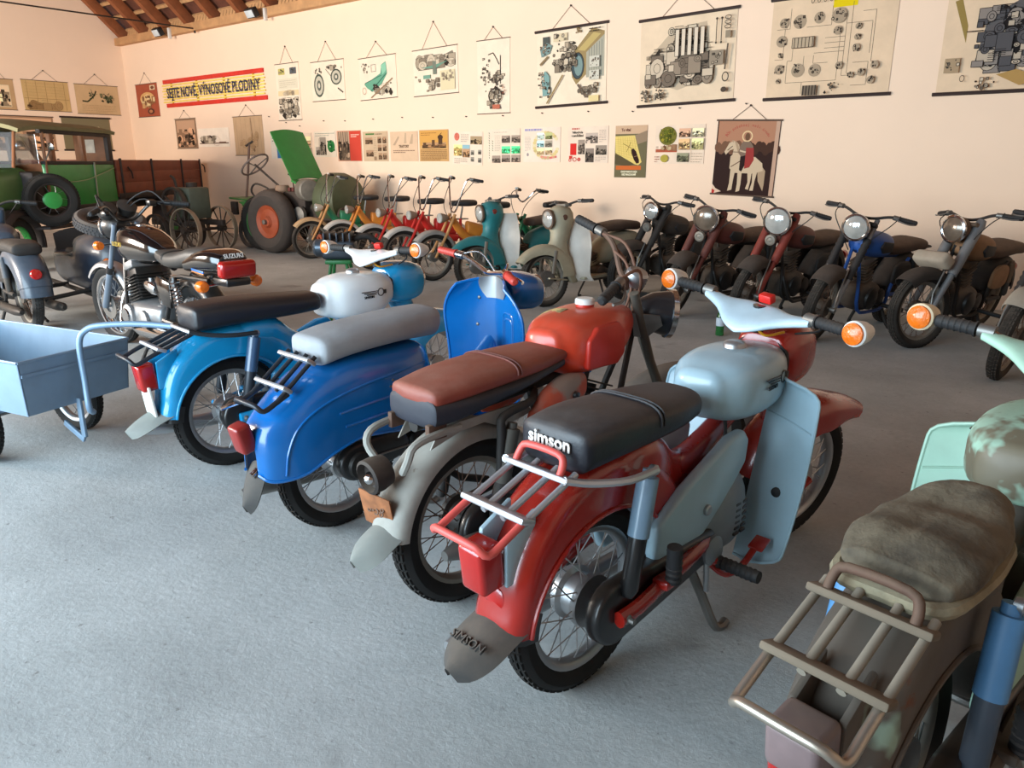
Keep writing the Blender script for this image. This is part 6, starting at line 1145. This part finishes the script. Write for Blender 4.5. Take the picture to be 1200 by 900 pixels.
for a, b in zip(A, B):
    cut = 1.0
    if .18 < a.x < .82: cut = .30
    o = []
    for k in range(25):
        t = -PI - .0 + 2 * PI * 0; q = PI / 2 + (PI * (.02 + .96 * k / 24)) * 2 * .5 * 1
        ang = PI * .5 + 2 * PI * (k / 24)
        y = a.z * math.copysign(abs(math.cos(ang)) ** .7, math.cos(ang)); z = b.x * math.copysign(abs(math.sin(ang)) ** .7, math.sin(ang))
        if z > b.x * cut: z = b.x * cut; 
        o.append((a.x, yo + y, a.y + z))
    rings.append(o)
tb = MB(); tb.loft(rings); body_o = tb.build('sidecar_body', SIDEC, sc, 45)
MB().box((.5, yo, .565), (.60, .44, .03), None, .02).build('cockpit_floor', PAD, sc)
MB().tube([(.18, yo + .27, .62), (.5, yo + .28, .59), (.82, yo + .24, .56), (.86, yo, .6), (.82, yo - .24, .56), (.5, yo - .28, .59), (.18, yo - .27, .62), (.14, yo, .78)], .014, 8, 4, True).build('cockpit_rim', M_RIM_D, sc)
MB().body([(.2, .66, .22, .13, 3), (.28, .66, .23, .12, 3)], 2, 18, (.03, .03), y=yo).build('seat_back', PAD, sc); MB().box((.48, yo, .60), (.36, .4, .06), None, .025).build('seat_cushion', PAD, sc)
MB().sheet(lambda u, v: (.84 + .04 * u, yo + (v - .5) * .44, .60 + .2 * u - .05 * (2 * v - 1) ** 2), 4, 8, .006).build('windscreen', PAD, sc)
MB().tube([(0.0, -.12, .25), (.0, yo + .2, .3)], .02, 8).build('coupling_bar', M_BLACK_D, sc); MB().tube([(.7, -.1, .25), (.7, yo + .2, .28)], .02, 8).build('coupling_bar', M_BLACK_D, sc); MB().tube([(-.1, yo + .22, .26), (1.2, yo + .22, .26)], .022, 8).build('chassis_rail', M_BLACK_D, sc); MB().tube([(-.1, yo - .22, .26), (1.2, yo - .22, .26)], .022, 8).build('chassis_rail', M_BLACK_D, sc); MB().tube([(.1, yo + .22, .26), (.1, yo - .38, .28)], .02, 8).build('axle', M_BLACK_D, sc)
wheel(sc, Tr(.1, yo - .36, .3), .3, .045, M_RIM_D, M_TYRE_D, .07, .05, hubm=M_ENGD); MB().fender((.1, .3), .37, 10, 170, .085, .09, .06, .004, 22, y=yo - .36).build('wheel_mudguard', SIDEC, sc)
sp = thing('spare_wheel', 'knobbly spare wheel lying on the tail of the sidecar', 'wheel', (0, 0, 0))
Mw = Matrix.Translation(co) @ Matrix.Rotation(ch, 4, 'Z') @ Tr(-.12, yo, .90) @ Matrix.Rotation(math.radians(-18), 4, 'Y') @ Matrix.Rotation(PI / 2, 4, 'X'); sp.matrix_world = Mw
wheel(sp, Matrix.Identity(4), .30, .055, M_BLACK_D, mat('spare_tyre_rubber', (52, 52, 54), .85, dust=.4), .06, .05, 12, M_BLACK_D, True)
for o in (sc,):
    for s in (-1, 1): i = MB().lathe([(.03, 0), (.035, -.02), (.028, -.05), (.001, -.055)], (-.40, yo + s * .17, .58), (1, 0, 0), 16).build('tail_lamp', M_AMBER if s > 0 else M_REDL, sc); MB().lathe([(.036, .005), (.036, -.012)], (-.40, yo + s * .17, .58), (1, 0, 0), 16).build('lamp_ring', M_CHROME, i)
# ------------------------------------------------------------------ green vintage truck with wooden bed
def truck():
    fwd = Vector((-math.sin(YAW), math.cos(YAW), 0)); rt = Vector((math.cos(YAW), math.sin(YAW), 0)); k = 1.15
    o = fwd * (16.1) + rt * (-6.34); hd = math.atan2(-fwd.y, -fwd.x)
    r = thing('truck', 'small vintage truck with green cab and brown wooden cargo bed', 'truck', (o.x, o.y, 0), hd)     # origin: rear end of the visible (left) bed side, x forward, y to the camera side
    GN = mat('truck_green', (44, 140, 62), .4, coat=.2, vary=.08); OL = mat('olive_canvas', (126, 122, 88), .75, vary=.1); WD = mat('bed_wood', (124, 62, 38), .6, vary=.2, nscale=3, bump=.2, bscale=8); CW = mat('cab_wood', (132, 84, 50), .55, vary=.2); DK = mat('chassis_black', (36, 26, 24), .6, dust=.25, dustcol=(80, 60, 52)); GLS = mat('window_glass', (206, 218, 226), .03, trans=.92, vary=.02); OG = mat('bonnet_green', (84, 112, 62), .45, vary=.1)
    Wt = 1.62; L = 3.45; zb, zt = .93, 1.46
    n = 3
    for j in range(3):
        z0 = zb + (zt - zb) * j / 3; z1 = zb + (zt - zb) * (j + 1) / 3 - .004
        for y in (-.02, -Wt + .02): MB().box((L / 2, y, (z0 + z1) / 2), (L, .035, z1 - z0), None, .004).build('side_board', WD, r)
        for x in (.02, L - .02): MB().box((x, -Wt / 2, (z0 + z1) / 2), (.035, Wt, z1 - z0), None, .004).build('end_board', WD, r)
    for x in (.06, .95, 2.2, 3.3):
        for y in (.005, -Wt - .005): MB().box((x, y, (zb + zt) / 2 - .03), (.05, .02, zt - zb + .1), None, .004).build('stake_iron', DK, r)
    MB().tube([(.0, .02, zt - .08), (-.06, .04, zt - .12), (-.08, .04, zt - .24)], .012, 6, 3).build('tailgate_latch', DK, r); MB().tube([(3.1, .02, zt - .12), (3.02, .03, zt - .2), (3.0, .03, zt - .3)], .014, 6, 3).build('board_latch', DK, r)
    MB().box((L / 2, -Wt / 2, zb - .03), (L, Wt, .06), None, .006).build('bed_floor', WD, r); MB().box((L / 2, -.02, zb - .04), (L, .06, .09), None, .006).build('bed_sill', DK, r)
    for y in (-.45, -1.17): MB().box((2.9, y, .72), (6.4, .08, .14), None, .01).build('chassis_rail', DK, r)
    for x in (.35, 1.9): MB().box((x, -Wt / 2, .86), (.12, Wt - .1, .14), None, .01).build('bed_bearer', DK, r)
    MB().prism([(.05, .98), (.3, .98), (.36, .90), (.3, .80), (.18, .74), (.2, .66), (.05, .66), (.08, .8)], -.1, -.04, 'xz', .01).build('rear_bracket', DK, r)
    for y, nm in ((-.22, 'a'), (-1.4, 'b')):
        wheel(r, Tr(1.2, y, .38), .38, .08, GN, M_TYRE_D, .09, .07, 12, GN, True, spm=DK); MB().lathe([(.25, -.03), (.24, .02), (.09, .05), (.001, .06)], (1.2, y + (.02 if y > -.5 else -.02), .38), (0, 1 if y > -.5 else -1, 0), 24).build('wheel_disc', GN, r)
        MB().fender((1.2, .38), .52, 0, 180, .13, .06, .05, .006, 22, y=y).build('rear_mudguard', DK, r)
        wheel(r, Tr(5.9, y, .36), .36, .07, GN, M_TYRE_D, .09, .07, 12, GN, True, spm=DK); MB().fender((5.9, .36), .46, 0, 190, .14, .08, .06, .006, 22, y=y).build('front_mudguard', DK, r)
    # cab
    x0, x1 = L + .04, 5.35; zc0, zc1, zr = .80, 1.40, 1.86
    MB().box(((x0 + x1) / 2, -.04, (zc0 + zc1) / 2), (x1 - x0, .05, zc1 - zc0), None, .01).build('door_panel', GN, r); MB().box(((x0 + x1) / 2, -Wt + .04, (zc0 + zc1) / 2), (x1 - x0, .05, zc1 - zc0), None, .01).build('door_panel', GN, r)
    MB().box((x0 + .02, -Wt / 2, (zc0 + zc1) / 2), (.05, Wt - .06, zc1 - zc0), None, .01).build('cab_back', CW, r); MB().box((x0 + .02, -.3, (zc1 + zr) / 2), (.05, .56, zr - zc1), None, .01).build('cab_back_panel', CW, r); MB().box((x0 + .05, -.32, 1.66), (.012, .14, .2)).build('paper_notice', mat('pale_paper', (220, 212, 200), .8), r)
    for y in (-.04, -Wt + .04):
        for x, w in ((x0 + .05, .12), (x0 + .82, .07), (x1 - .25, .08)): MB().box((x, y, (zc1 + zr) / 2), (w, .06, zr - zc1 + .04), None, .006).build('window_post', DK if w > .1 else CW, r)
        MB().box(((x0 + x1) / 2, y, zc1 + .01), (x1 - x0, .065, .05), None, .006).build('window_sill', DK, r); MB().box(((x0 + x1) / 2, y, zr - .03), (x1 - x0, .065, .07), None, .006).build('roof_rail', DK, r); MB().box(((x0 + x1) / 2, y, .79), (x1 - x0 + .1, .07, .06), None, .006).build('cab_sill', DK, r)
    MB().tube([(x1, -.02, zc0 + .0), (x1 - .05, -.02, zr - .05)], .022, 8).build('front_post', CW, r); MB().tube([(x1 + .55, -.1, zc1 - .05), (x1 + .42, -.1, zr - .06)], .02, 8).build('windscreen_post', CW, r); MB().tube([(x1 + .55, -Wt + .1, zc1 - .05), (x1 + .42, -Wt + .1, zr - .06)], .02, 8).build('windscreen_post', CW, r)
    MB().prism([(x1 - .02, zc1), (x1 + .52, zc1 - .02), (x1 + .42, zr - .08), (x1 - .02, zr - .08)], -.1, -.106, 'xz').build('side_window', GLS, r)
    MB().sheet(lambda u, v: (x1 + .55 - .12 * u, -.1 - (Wt - .2) * v, zc1 - .05 + (zr - zc1 - .02) * u), 2, 2, .006).build('windscreen', GLS, r)
    def rf(u, v): x = x0 - .08 + (x1 + .62 - x0) * u; k2 = 2 * v - 1; return (x, -Wt / 2 + k2 * (Wt / 2 + .03), zr + .10 - .09 * k2 ** 4 - (.10 * max(0, u - .75) ** 2 / .0625 * .6) - .04 * max(0, .1 - u) * 10 * .4)
    MB().sheet(rf, 18, 16, .05).build('roof', OL, r, 60)
    MB().box((x0 + .62, -.005, (zc0 + zc1) / 2 + .02), (.025, .02, zc1 - zc0), (0, -.06, 0), .004).build('door_trim', mat('pale_trim', (166, 170, 150), .5), r)
    MB().tube([(x0 + .05, .005, zc1 - .07), (x0 + .5, .01, zc1 - .16), (x0 + 1.0, .01, zc1 - .24), (x1 - .05, .005, zc1 - .26)], .014, 8, 4, flat=.5).build('belt_strap', mat('strap_green', (150, 170, 130), .6), r)
    MB().lathe([(.012, -.0), (.05, .01), (.05, .03), (.001, .04)], (x1 + .05, .12, zc1 + .22), (-1, .3, .1), 18).build('side_mirror', M_CHROME, r); MB().tube([(x1 - .02, 0, zc1 + .05), (x1 + .04, .12, zc1 + .2)], .009, 6).build('mirror_arm', M_STEEL, r)
    for k_ in range(4): MB().tube([(x1 - .3 - .3 * k_, -.3 - .15 * k_, zc1 + .05), (x1 - .1 - .3 * k_, -.35 - .15 * k_, zr - .1)], .014, 6).build('interior_strut', CW, r)
    # bonnet
    MB().body([(x1 + .1, 1.12, .62, .26, 4, .34), (x1 + .6, 1.10, .56, .24, 4, .34), (x1 + 1.25, 1.06, .42, .22, 4, .3), (x1 + 1.6, 1.04, .36, .2, 4, .28)], 3, 28, (.02, .04), y=-Wt / 2).build('bonnet', OG, r, 50)
    MB().box((x1 + .1, -.2, 1.05), (.3, .3, .5), None, .05).build('scuttle', DK, r)
    MB().box((4.6, .02, .56), (2.2, .22, .04), None, .01).build('running_board', DK, r)
    for y in (-.35, -1.27): MB().lathe([(.02, -.2), (.09, -.12), (.13, 0), (.12, .02), (.001, .05)], (x1 + 1.75, y, 1.0), (1, 0, 0), 20).build('head_lamp', M_BLACK, r)
    # spare wheel strapped to the cab side
    w = wheel(r, Tr(5.62, .16, .93) @ Matrix.Rotation(-.8, 4, 'Z'), .345, .075, DK, M_TYRE, .1, .05, 10, GN, True, 'spare_wheel'); MB().lathe([(.11, .0), (.11, .04), (.1, .045), (.001, .045)], (5.65, .19, .93), (math.sin(.8), math.cos(.8), 0), 24).build('spare_wheel_disc', GN, r)
truck()
# ------------------------------------------------------------------ home-built tractor with raised bonnet
def tractor():
    p = G(316, 297); r = thing('tractor', 'home-built green tractor with raised bonnet, thin steering wheel and orange wheel hub', 'tractor', (p.x, p.y + .1, 0), math.radians(6))
    GN = mat('tractor_green', (48, 110, 50), .5, vary=.15, dust=.2); GN2 = mat('bonnet_inside_green', (36, 128, 52), .5, vary=.1); OLV = mat('tractor_olive', (74, 82, 56), .55, vary=.15, dust=.2); OR = mat('hub_orange', (150, 66, 34), .6, vary=.15, dust=.2); DK = mat('tractor_iron', (58, 48, 42), .7, .2, vary=.2, dust=.35); GT = mat('grey_tyre', (60, 54, 50), .9, dust=.45, dustcol=(120, 104, 94))
    for y, z in ((0, 0), (1.0, 0)):
        wheel(r, Tr(0, y, .50), .50, .14, OR, GT, .1, .1, 8, OR, False, 'rear_wheel'); s = -1 if y == 0 else 1
        MB().lathe([(.27, .06), (.26, .10), (.2, .07), (.1, .09), (.07, .13), (.001, .14)], (0, y, .50), (0, s, 0), 30).build('wheel_disc', OR, r); MB().lathe([(.04, .12), (.036, .18), (.001, .185)], (0, y, .50), (0, s, 0), 14).build('hub_cap', M_STEEL, r)
    wheel(r, Tr(-.52, .2, .44), .44, .09, GN, M_TYRE, .08, .06, 8, GN, True, 'narrow_wheel')
    for y in (.0, .45): wheel(r, Tr(-.95, y + .3, .27), .27, .03, DK, DK, .05, .05, 8, DK, False, 'iron_wheel')
    MB().body([(-.9, .55, .1, .08, 4), (-.3, .56, .14, .12, 4), (.3, .6, .2, .18, 4), (.9, .6, .22, .2, 4), (1.2, .58, .18, .16, 4)], 3, 20, (.02, .02), y=.5).build('chassis', DK, r)
    e = MB().box((.32, .40, .80), (.5, .4, .34), None, .03).build('engine', DK, r); MB().lathe([(.16, -.12), (.17, -.1), (.17, .1), (.15, .12), (.001, .13)], (.62, .22, 1.0), (1, -.4, 0), 26).build('air_filter', M_RIM_D, r); MB().lathe([(.13, 0), (.12, .05), (.001, .07)], (.5, .16, .62), (0, -1, 0), 24).build('flywheel_cover', M_STEEL, r)
    for k in range(5): MB().box((.2 + .08 * k, .36, 1.0), (.05, .28, .06), None, .008).build('engine_fin', mat('rusty_red_iron', (96, 44, 38), .8, dust=.3), e)
    # olive rounded rear cowl and raised bonnet
    MB().lathe([(.40, -.25), (.42, -.2), (.42, .02), (.37, .16), (.2, .22), (.001, .24)], (.98, .6, .84), (1, 0, 0), 30).build('radiator_cowl', OLV, r)
    MB().sheet(lambda u, v: (.36 - .42 * u + .06 * v, .16 + .62 * v, 1.14 + .74 * u + .04 * math.sin(PI * v)), 6, 8, .02).build('raised_bonnet', GN2, r); MB().sheet(lambda u, v: (.36 + .1 * u, .14 + .6 * v, 1.14 - .04 * u), 3, 6, .03).build('bonnet_hinge_strip', GN2, r)
    # steering
    c = Vector((-.78, .4, 1.38)); ax = Vector((-.62, -.12, .72)).normalized(); u = ax.orthogonal().normalized(); w = ax.cross(u)
    sw = MB().tube([c + u * .25 * math.cos(t) + w * .25 * math.sin(t) for t in [2 * PI * k / 28 for k in range(28)]], .016, 8, 0, True).build('steering_wheel', mat('grey_wheel', (120, 104, 96), .6), r)
    for k in range(3): a = 2 * PI * k / 3 + .3; MB().tube([c - ax * .04, c + u * .25 * math.cos(a) + w * .25 * math.sin(a)], .009, 6).build('wheel_spoke', M_STEEL, sw)
    MB().tube([c, c + Vector((1.05, .1, -.72))], .018, 8).build('steering_column', DK, r)
    MB().tube([(-1.28, .5, .5), (-1.12, .5, 1.15), (-1.0, .5, 1.72)], .02, 8).build('tall_lever', mat('rusty_lever', (110, 84, 72), .8), r); MB().tube([(-1.04, .45, 1.68), (-.96, .55, 1.76)], .018, 8).build('lever_handle', DK, r)
    MB().prism([(-1.0, .78), (-.35, .84), (-.3, .78), (-.42, .50), (-.62, .42), (-.78, .5), (-.9, .74)], .15, .19, 'xz', .006).build('mudguard_plate', GN, r); MB().box((-.85, .5, .80), (1.0, .5, .03), (0, .06, 0), .006).build('seat_platform', GN, r)
    MB().body([(-.62, .93, .14, .05), (-.48, .94, .19, .06), (-.34, .95, .15, .05)], 3, 18, (.03, .03), y=.5).build('seat_pan', DK, r); MB().box((-1.28, .3, .66), (.14, .06, .22), None, .01).build('tow_plate', DK, r)
    MB().tube([(-.5, .22, .78), (-.62, .15, .95), (-.45, .1, 1.08), (-.2, .12, 1.02), (-.12, .2, .9)], .016, 8, 4).build('hand_rail', DK, r); MB().tube([(-.1, .1, .6), (-.22, .08, .85), (-.05, .06, .98), (.15, .1, .92)], .014, 8, 4).build('fuel_pipe', DK, r); MB().tube([(-.4, .12, .9), (-.3, .1, .7), (-.2, .08, .55)], .02, 8, 3).build('brake_lever', DK, r)
    MB().lathe([(.1, -.14), (.12, -.1), (.12, .1), (.1, .14)], (-.1, .35, .92), (0, 0, 1), 20).build('oil_canister', mat('dusty_tin', (150, 122, 100), .7, dust=.2), r); MB().tube([(.12, .4, 1.0), (.1, .4, 1.2), (.04, .4, 1.22)], .012, 8).build('gear_lever', DK, r); MB().box((.08, .4, 1.23), (.14, .03, .025), None, .006).build('lever_knob', DK, r)
    for y in (.15, .85): wheel(r, Tr(.95, y, .28), .28, .06, OR, GT, .06, .06, 8, OR, False, 'front_wheel')
    return r
tractor()
# ------------------------------------------------------------------ stationary engine on iron cart wheels
def stationary():
    p = G(221, 297); DK = mat('cart_iron', (66, 56, 50), .7, .3, vary=.2, dust=.3); PL = mat('pale_iron', (150, 132, 112), .6, .3, dust=.2)
    r = thing('stationary_engine', 'old stationary engine on spoked iron wheels beside the truck bed', 'engine', (p.x, p.y, 0), math.radians(8))
    def iron(x, y, R, m, n=10):
        w = MB().lathe([(R, -.035), (R, .035), (R - .02, .035), (R - .02, -.035)], (x, y, R), (0, 1, 0), 36, True).build('iron_wheel', m, r); MB().lathe([(.05, -.07), (.055, 0), (.05, .07)], (x, y, R), (0, 1, 0), 14).build('hub', DK, w)
        for k in range(n): a = 2 * PI * k / n; MB().tube([(x + .04 * math.cos(a), y, R + .04 * math.sin(a)), (x + (R - .01) * math.cos(a), y, R + (R - .01) * math.sin(a))], .014, 6, flat=.5).build('wheel_spoke', DK, w)
    iron(0, 0, .36, PL, 12); iron(0, .7, .36, PL, 12); iron(-.75, .0, .3, DK); iron(-.75, .7, .3, DK)
    MB().tube([(0, -.06, .36), (0, .76, .36)], .025, 8).build('axle', DK, r); MB().tube([(-.75, -.06, .3), (-.75, .76, .3)], .025, 8).build('axle', DK, r)
    for y in (.12, .58): MB().box((-.38, y, .46), (1.2, .07, .09), None, .008).build('bed_rail', DK, r)
    MB().box((-.2, .35, .78), (.36, .4, .5), None, .03).build('water_hopper', mat('grey_green_iron', (84, 92, 80), .6, dust=.3), r); MB().lathe([(.16, -.25), (.18, -.2), (.18, .2), (.16, .25)], (-.55, .35, .72), (1, 0, 0), 22).build('cylinder_barrel', mat('rust_tin', (128, 92, 70), .7, dust=.2), r)
    MB().lathe([(.09, 0), (.09, .07), (.001, .08)], (-.2, .35, 1.03), (0, 0, 1), 18).build('hopper_cap', DK, r); f = MB().lathe([(.3, -.03), (.3, .03), (.26, .03), (.26, -.03)], (-.3, .06, .74), (0, 1, 0), 32, True).build('flywheel', DK, r)
    for k in range(5): a = 2 * PI * k / 5; MB().tube([(-.3, .06, .74), (-.3 + .27 * math.cos(a), .06, .74 + .27 * math.sin(a))], .016, 6).build('flywheel_spoke', DK, f)
    MB().tube([(-.55, .35, .9), (-.62, .35, 1.15), (-.7, .35, 1.2)], .022, 8, 3).build('exhaust_stack', DK, r)
stationary()
# ------------------------------------------------------------------ small dark engine on a green tube stand, behind the sky-blue moped
es = thing('engine_stand', 'small dark engine clamped on a green tube stand behind the sky-blue moped', 'engine', (*G(405, 402)[:2], 0), math.radians(40))
GS = mat('stand_green', (30, 110, 52), .45, dust=.15)
for sx in (-1, 1):
    for sy in (-1, 1): MB().tube([(sx * .06, sy * .07, .66), (sx * .16, sy * .17, .01)], .014, 8).build('stand_leg', GS, es)
MB().box((0, 0, .67), (.2, .22, .03), None, .006).build('stand_top', GS, es); MB().tube([(-.12, -.13, .25), (.12, -.13, .25), (.12, .13, .25), (-.12, .13, .25)], .01, 8, 0, True).build('stand_brace', GS, es)
eb = MB().box((0, 0, .76), (.26, .18, .15), None, .03, 3).build('engine_block', mat('slate_engine', (52, 58, 66), .45, .4, vary=.25, dust=.15), es)
for k in range(5): MB().box((-.1 + .05 * k, 0, .86), (.012, .2, .07), None, .003).build('cooling_fin', mat('slate_engine', (52, 58, 66), .45), eb)
MB().lathe([(.07, 0), (.07, .05), (.05, .07), (.001, .075)], (-.13, 0, .77), (-1, 0, 0), 22).build('starter_drum', mat('steel_blue', (96, 106, 116), .35, .7), es); MB().tube([(.1, 0, .84), (.22, .02, .86), (.3, .05, .80)], .025, 10, 3).build('exhaust_elbow', M_BLACK_D, es); MB().tube([(-.05, .08, .84), (.05, .12, .88), (.2, .1, .86)], .012, 8, 3).build('throttle_lever', M_BLACK, es)
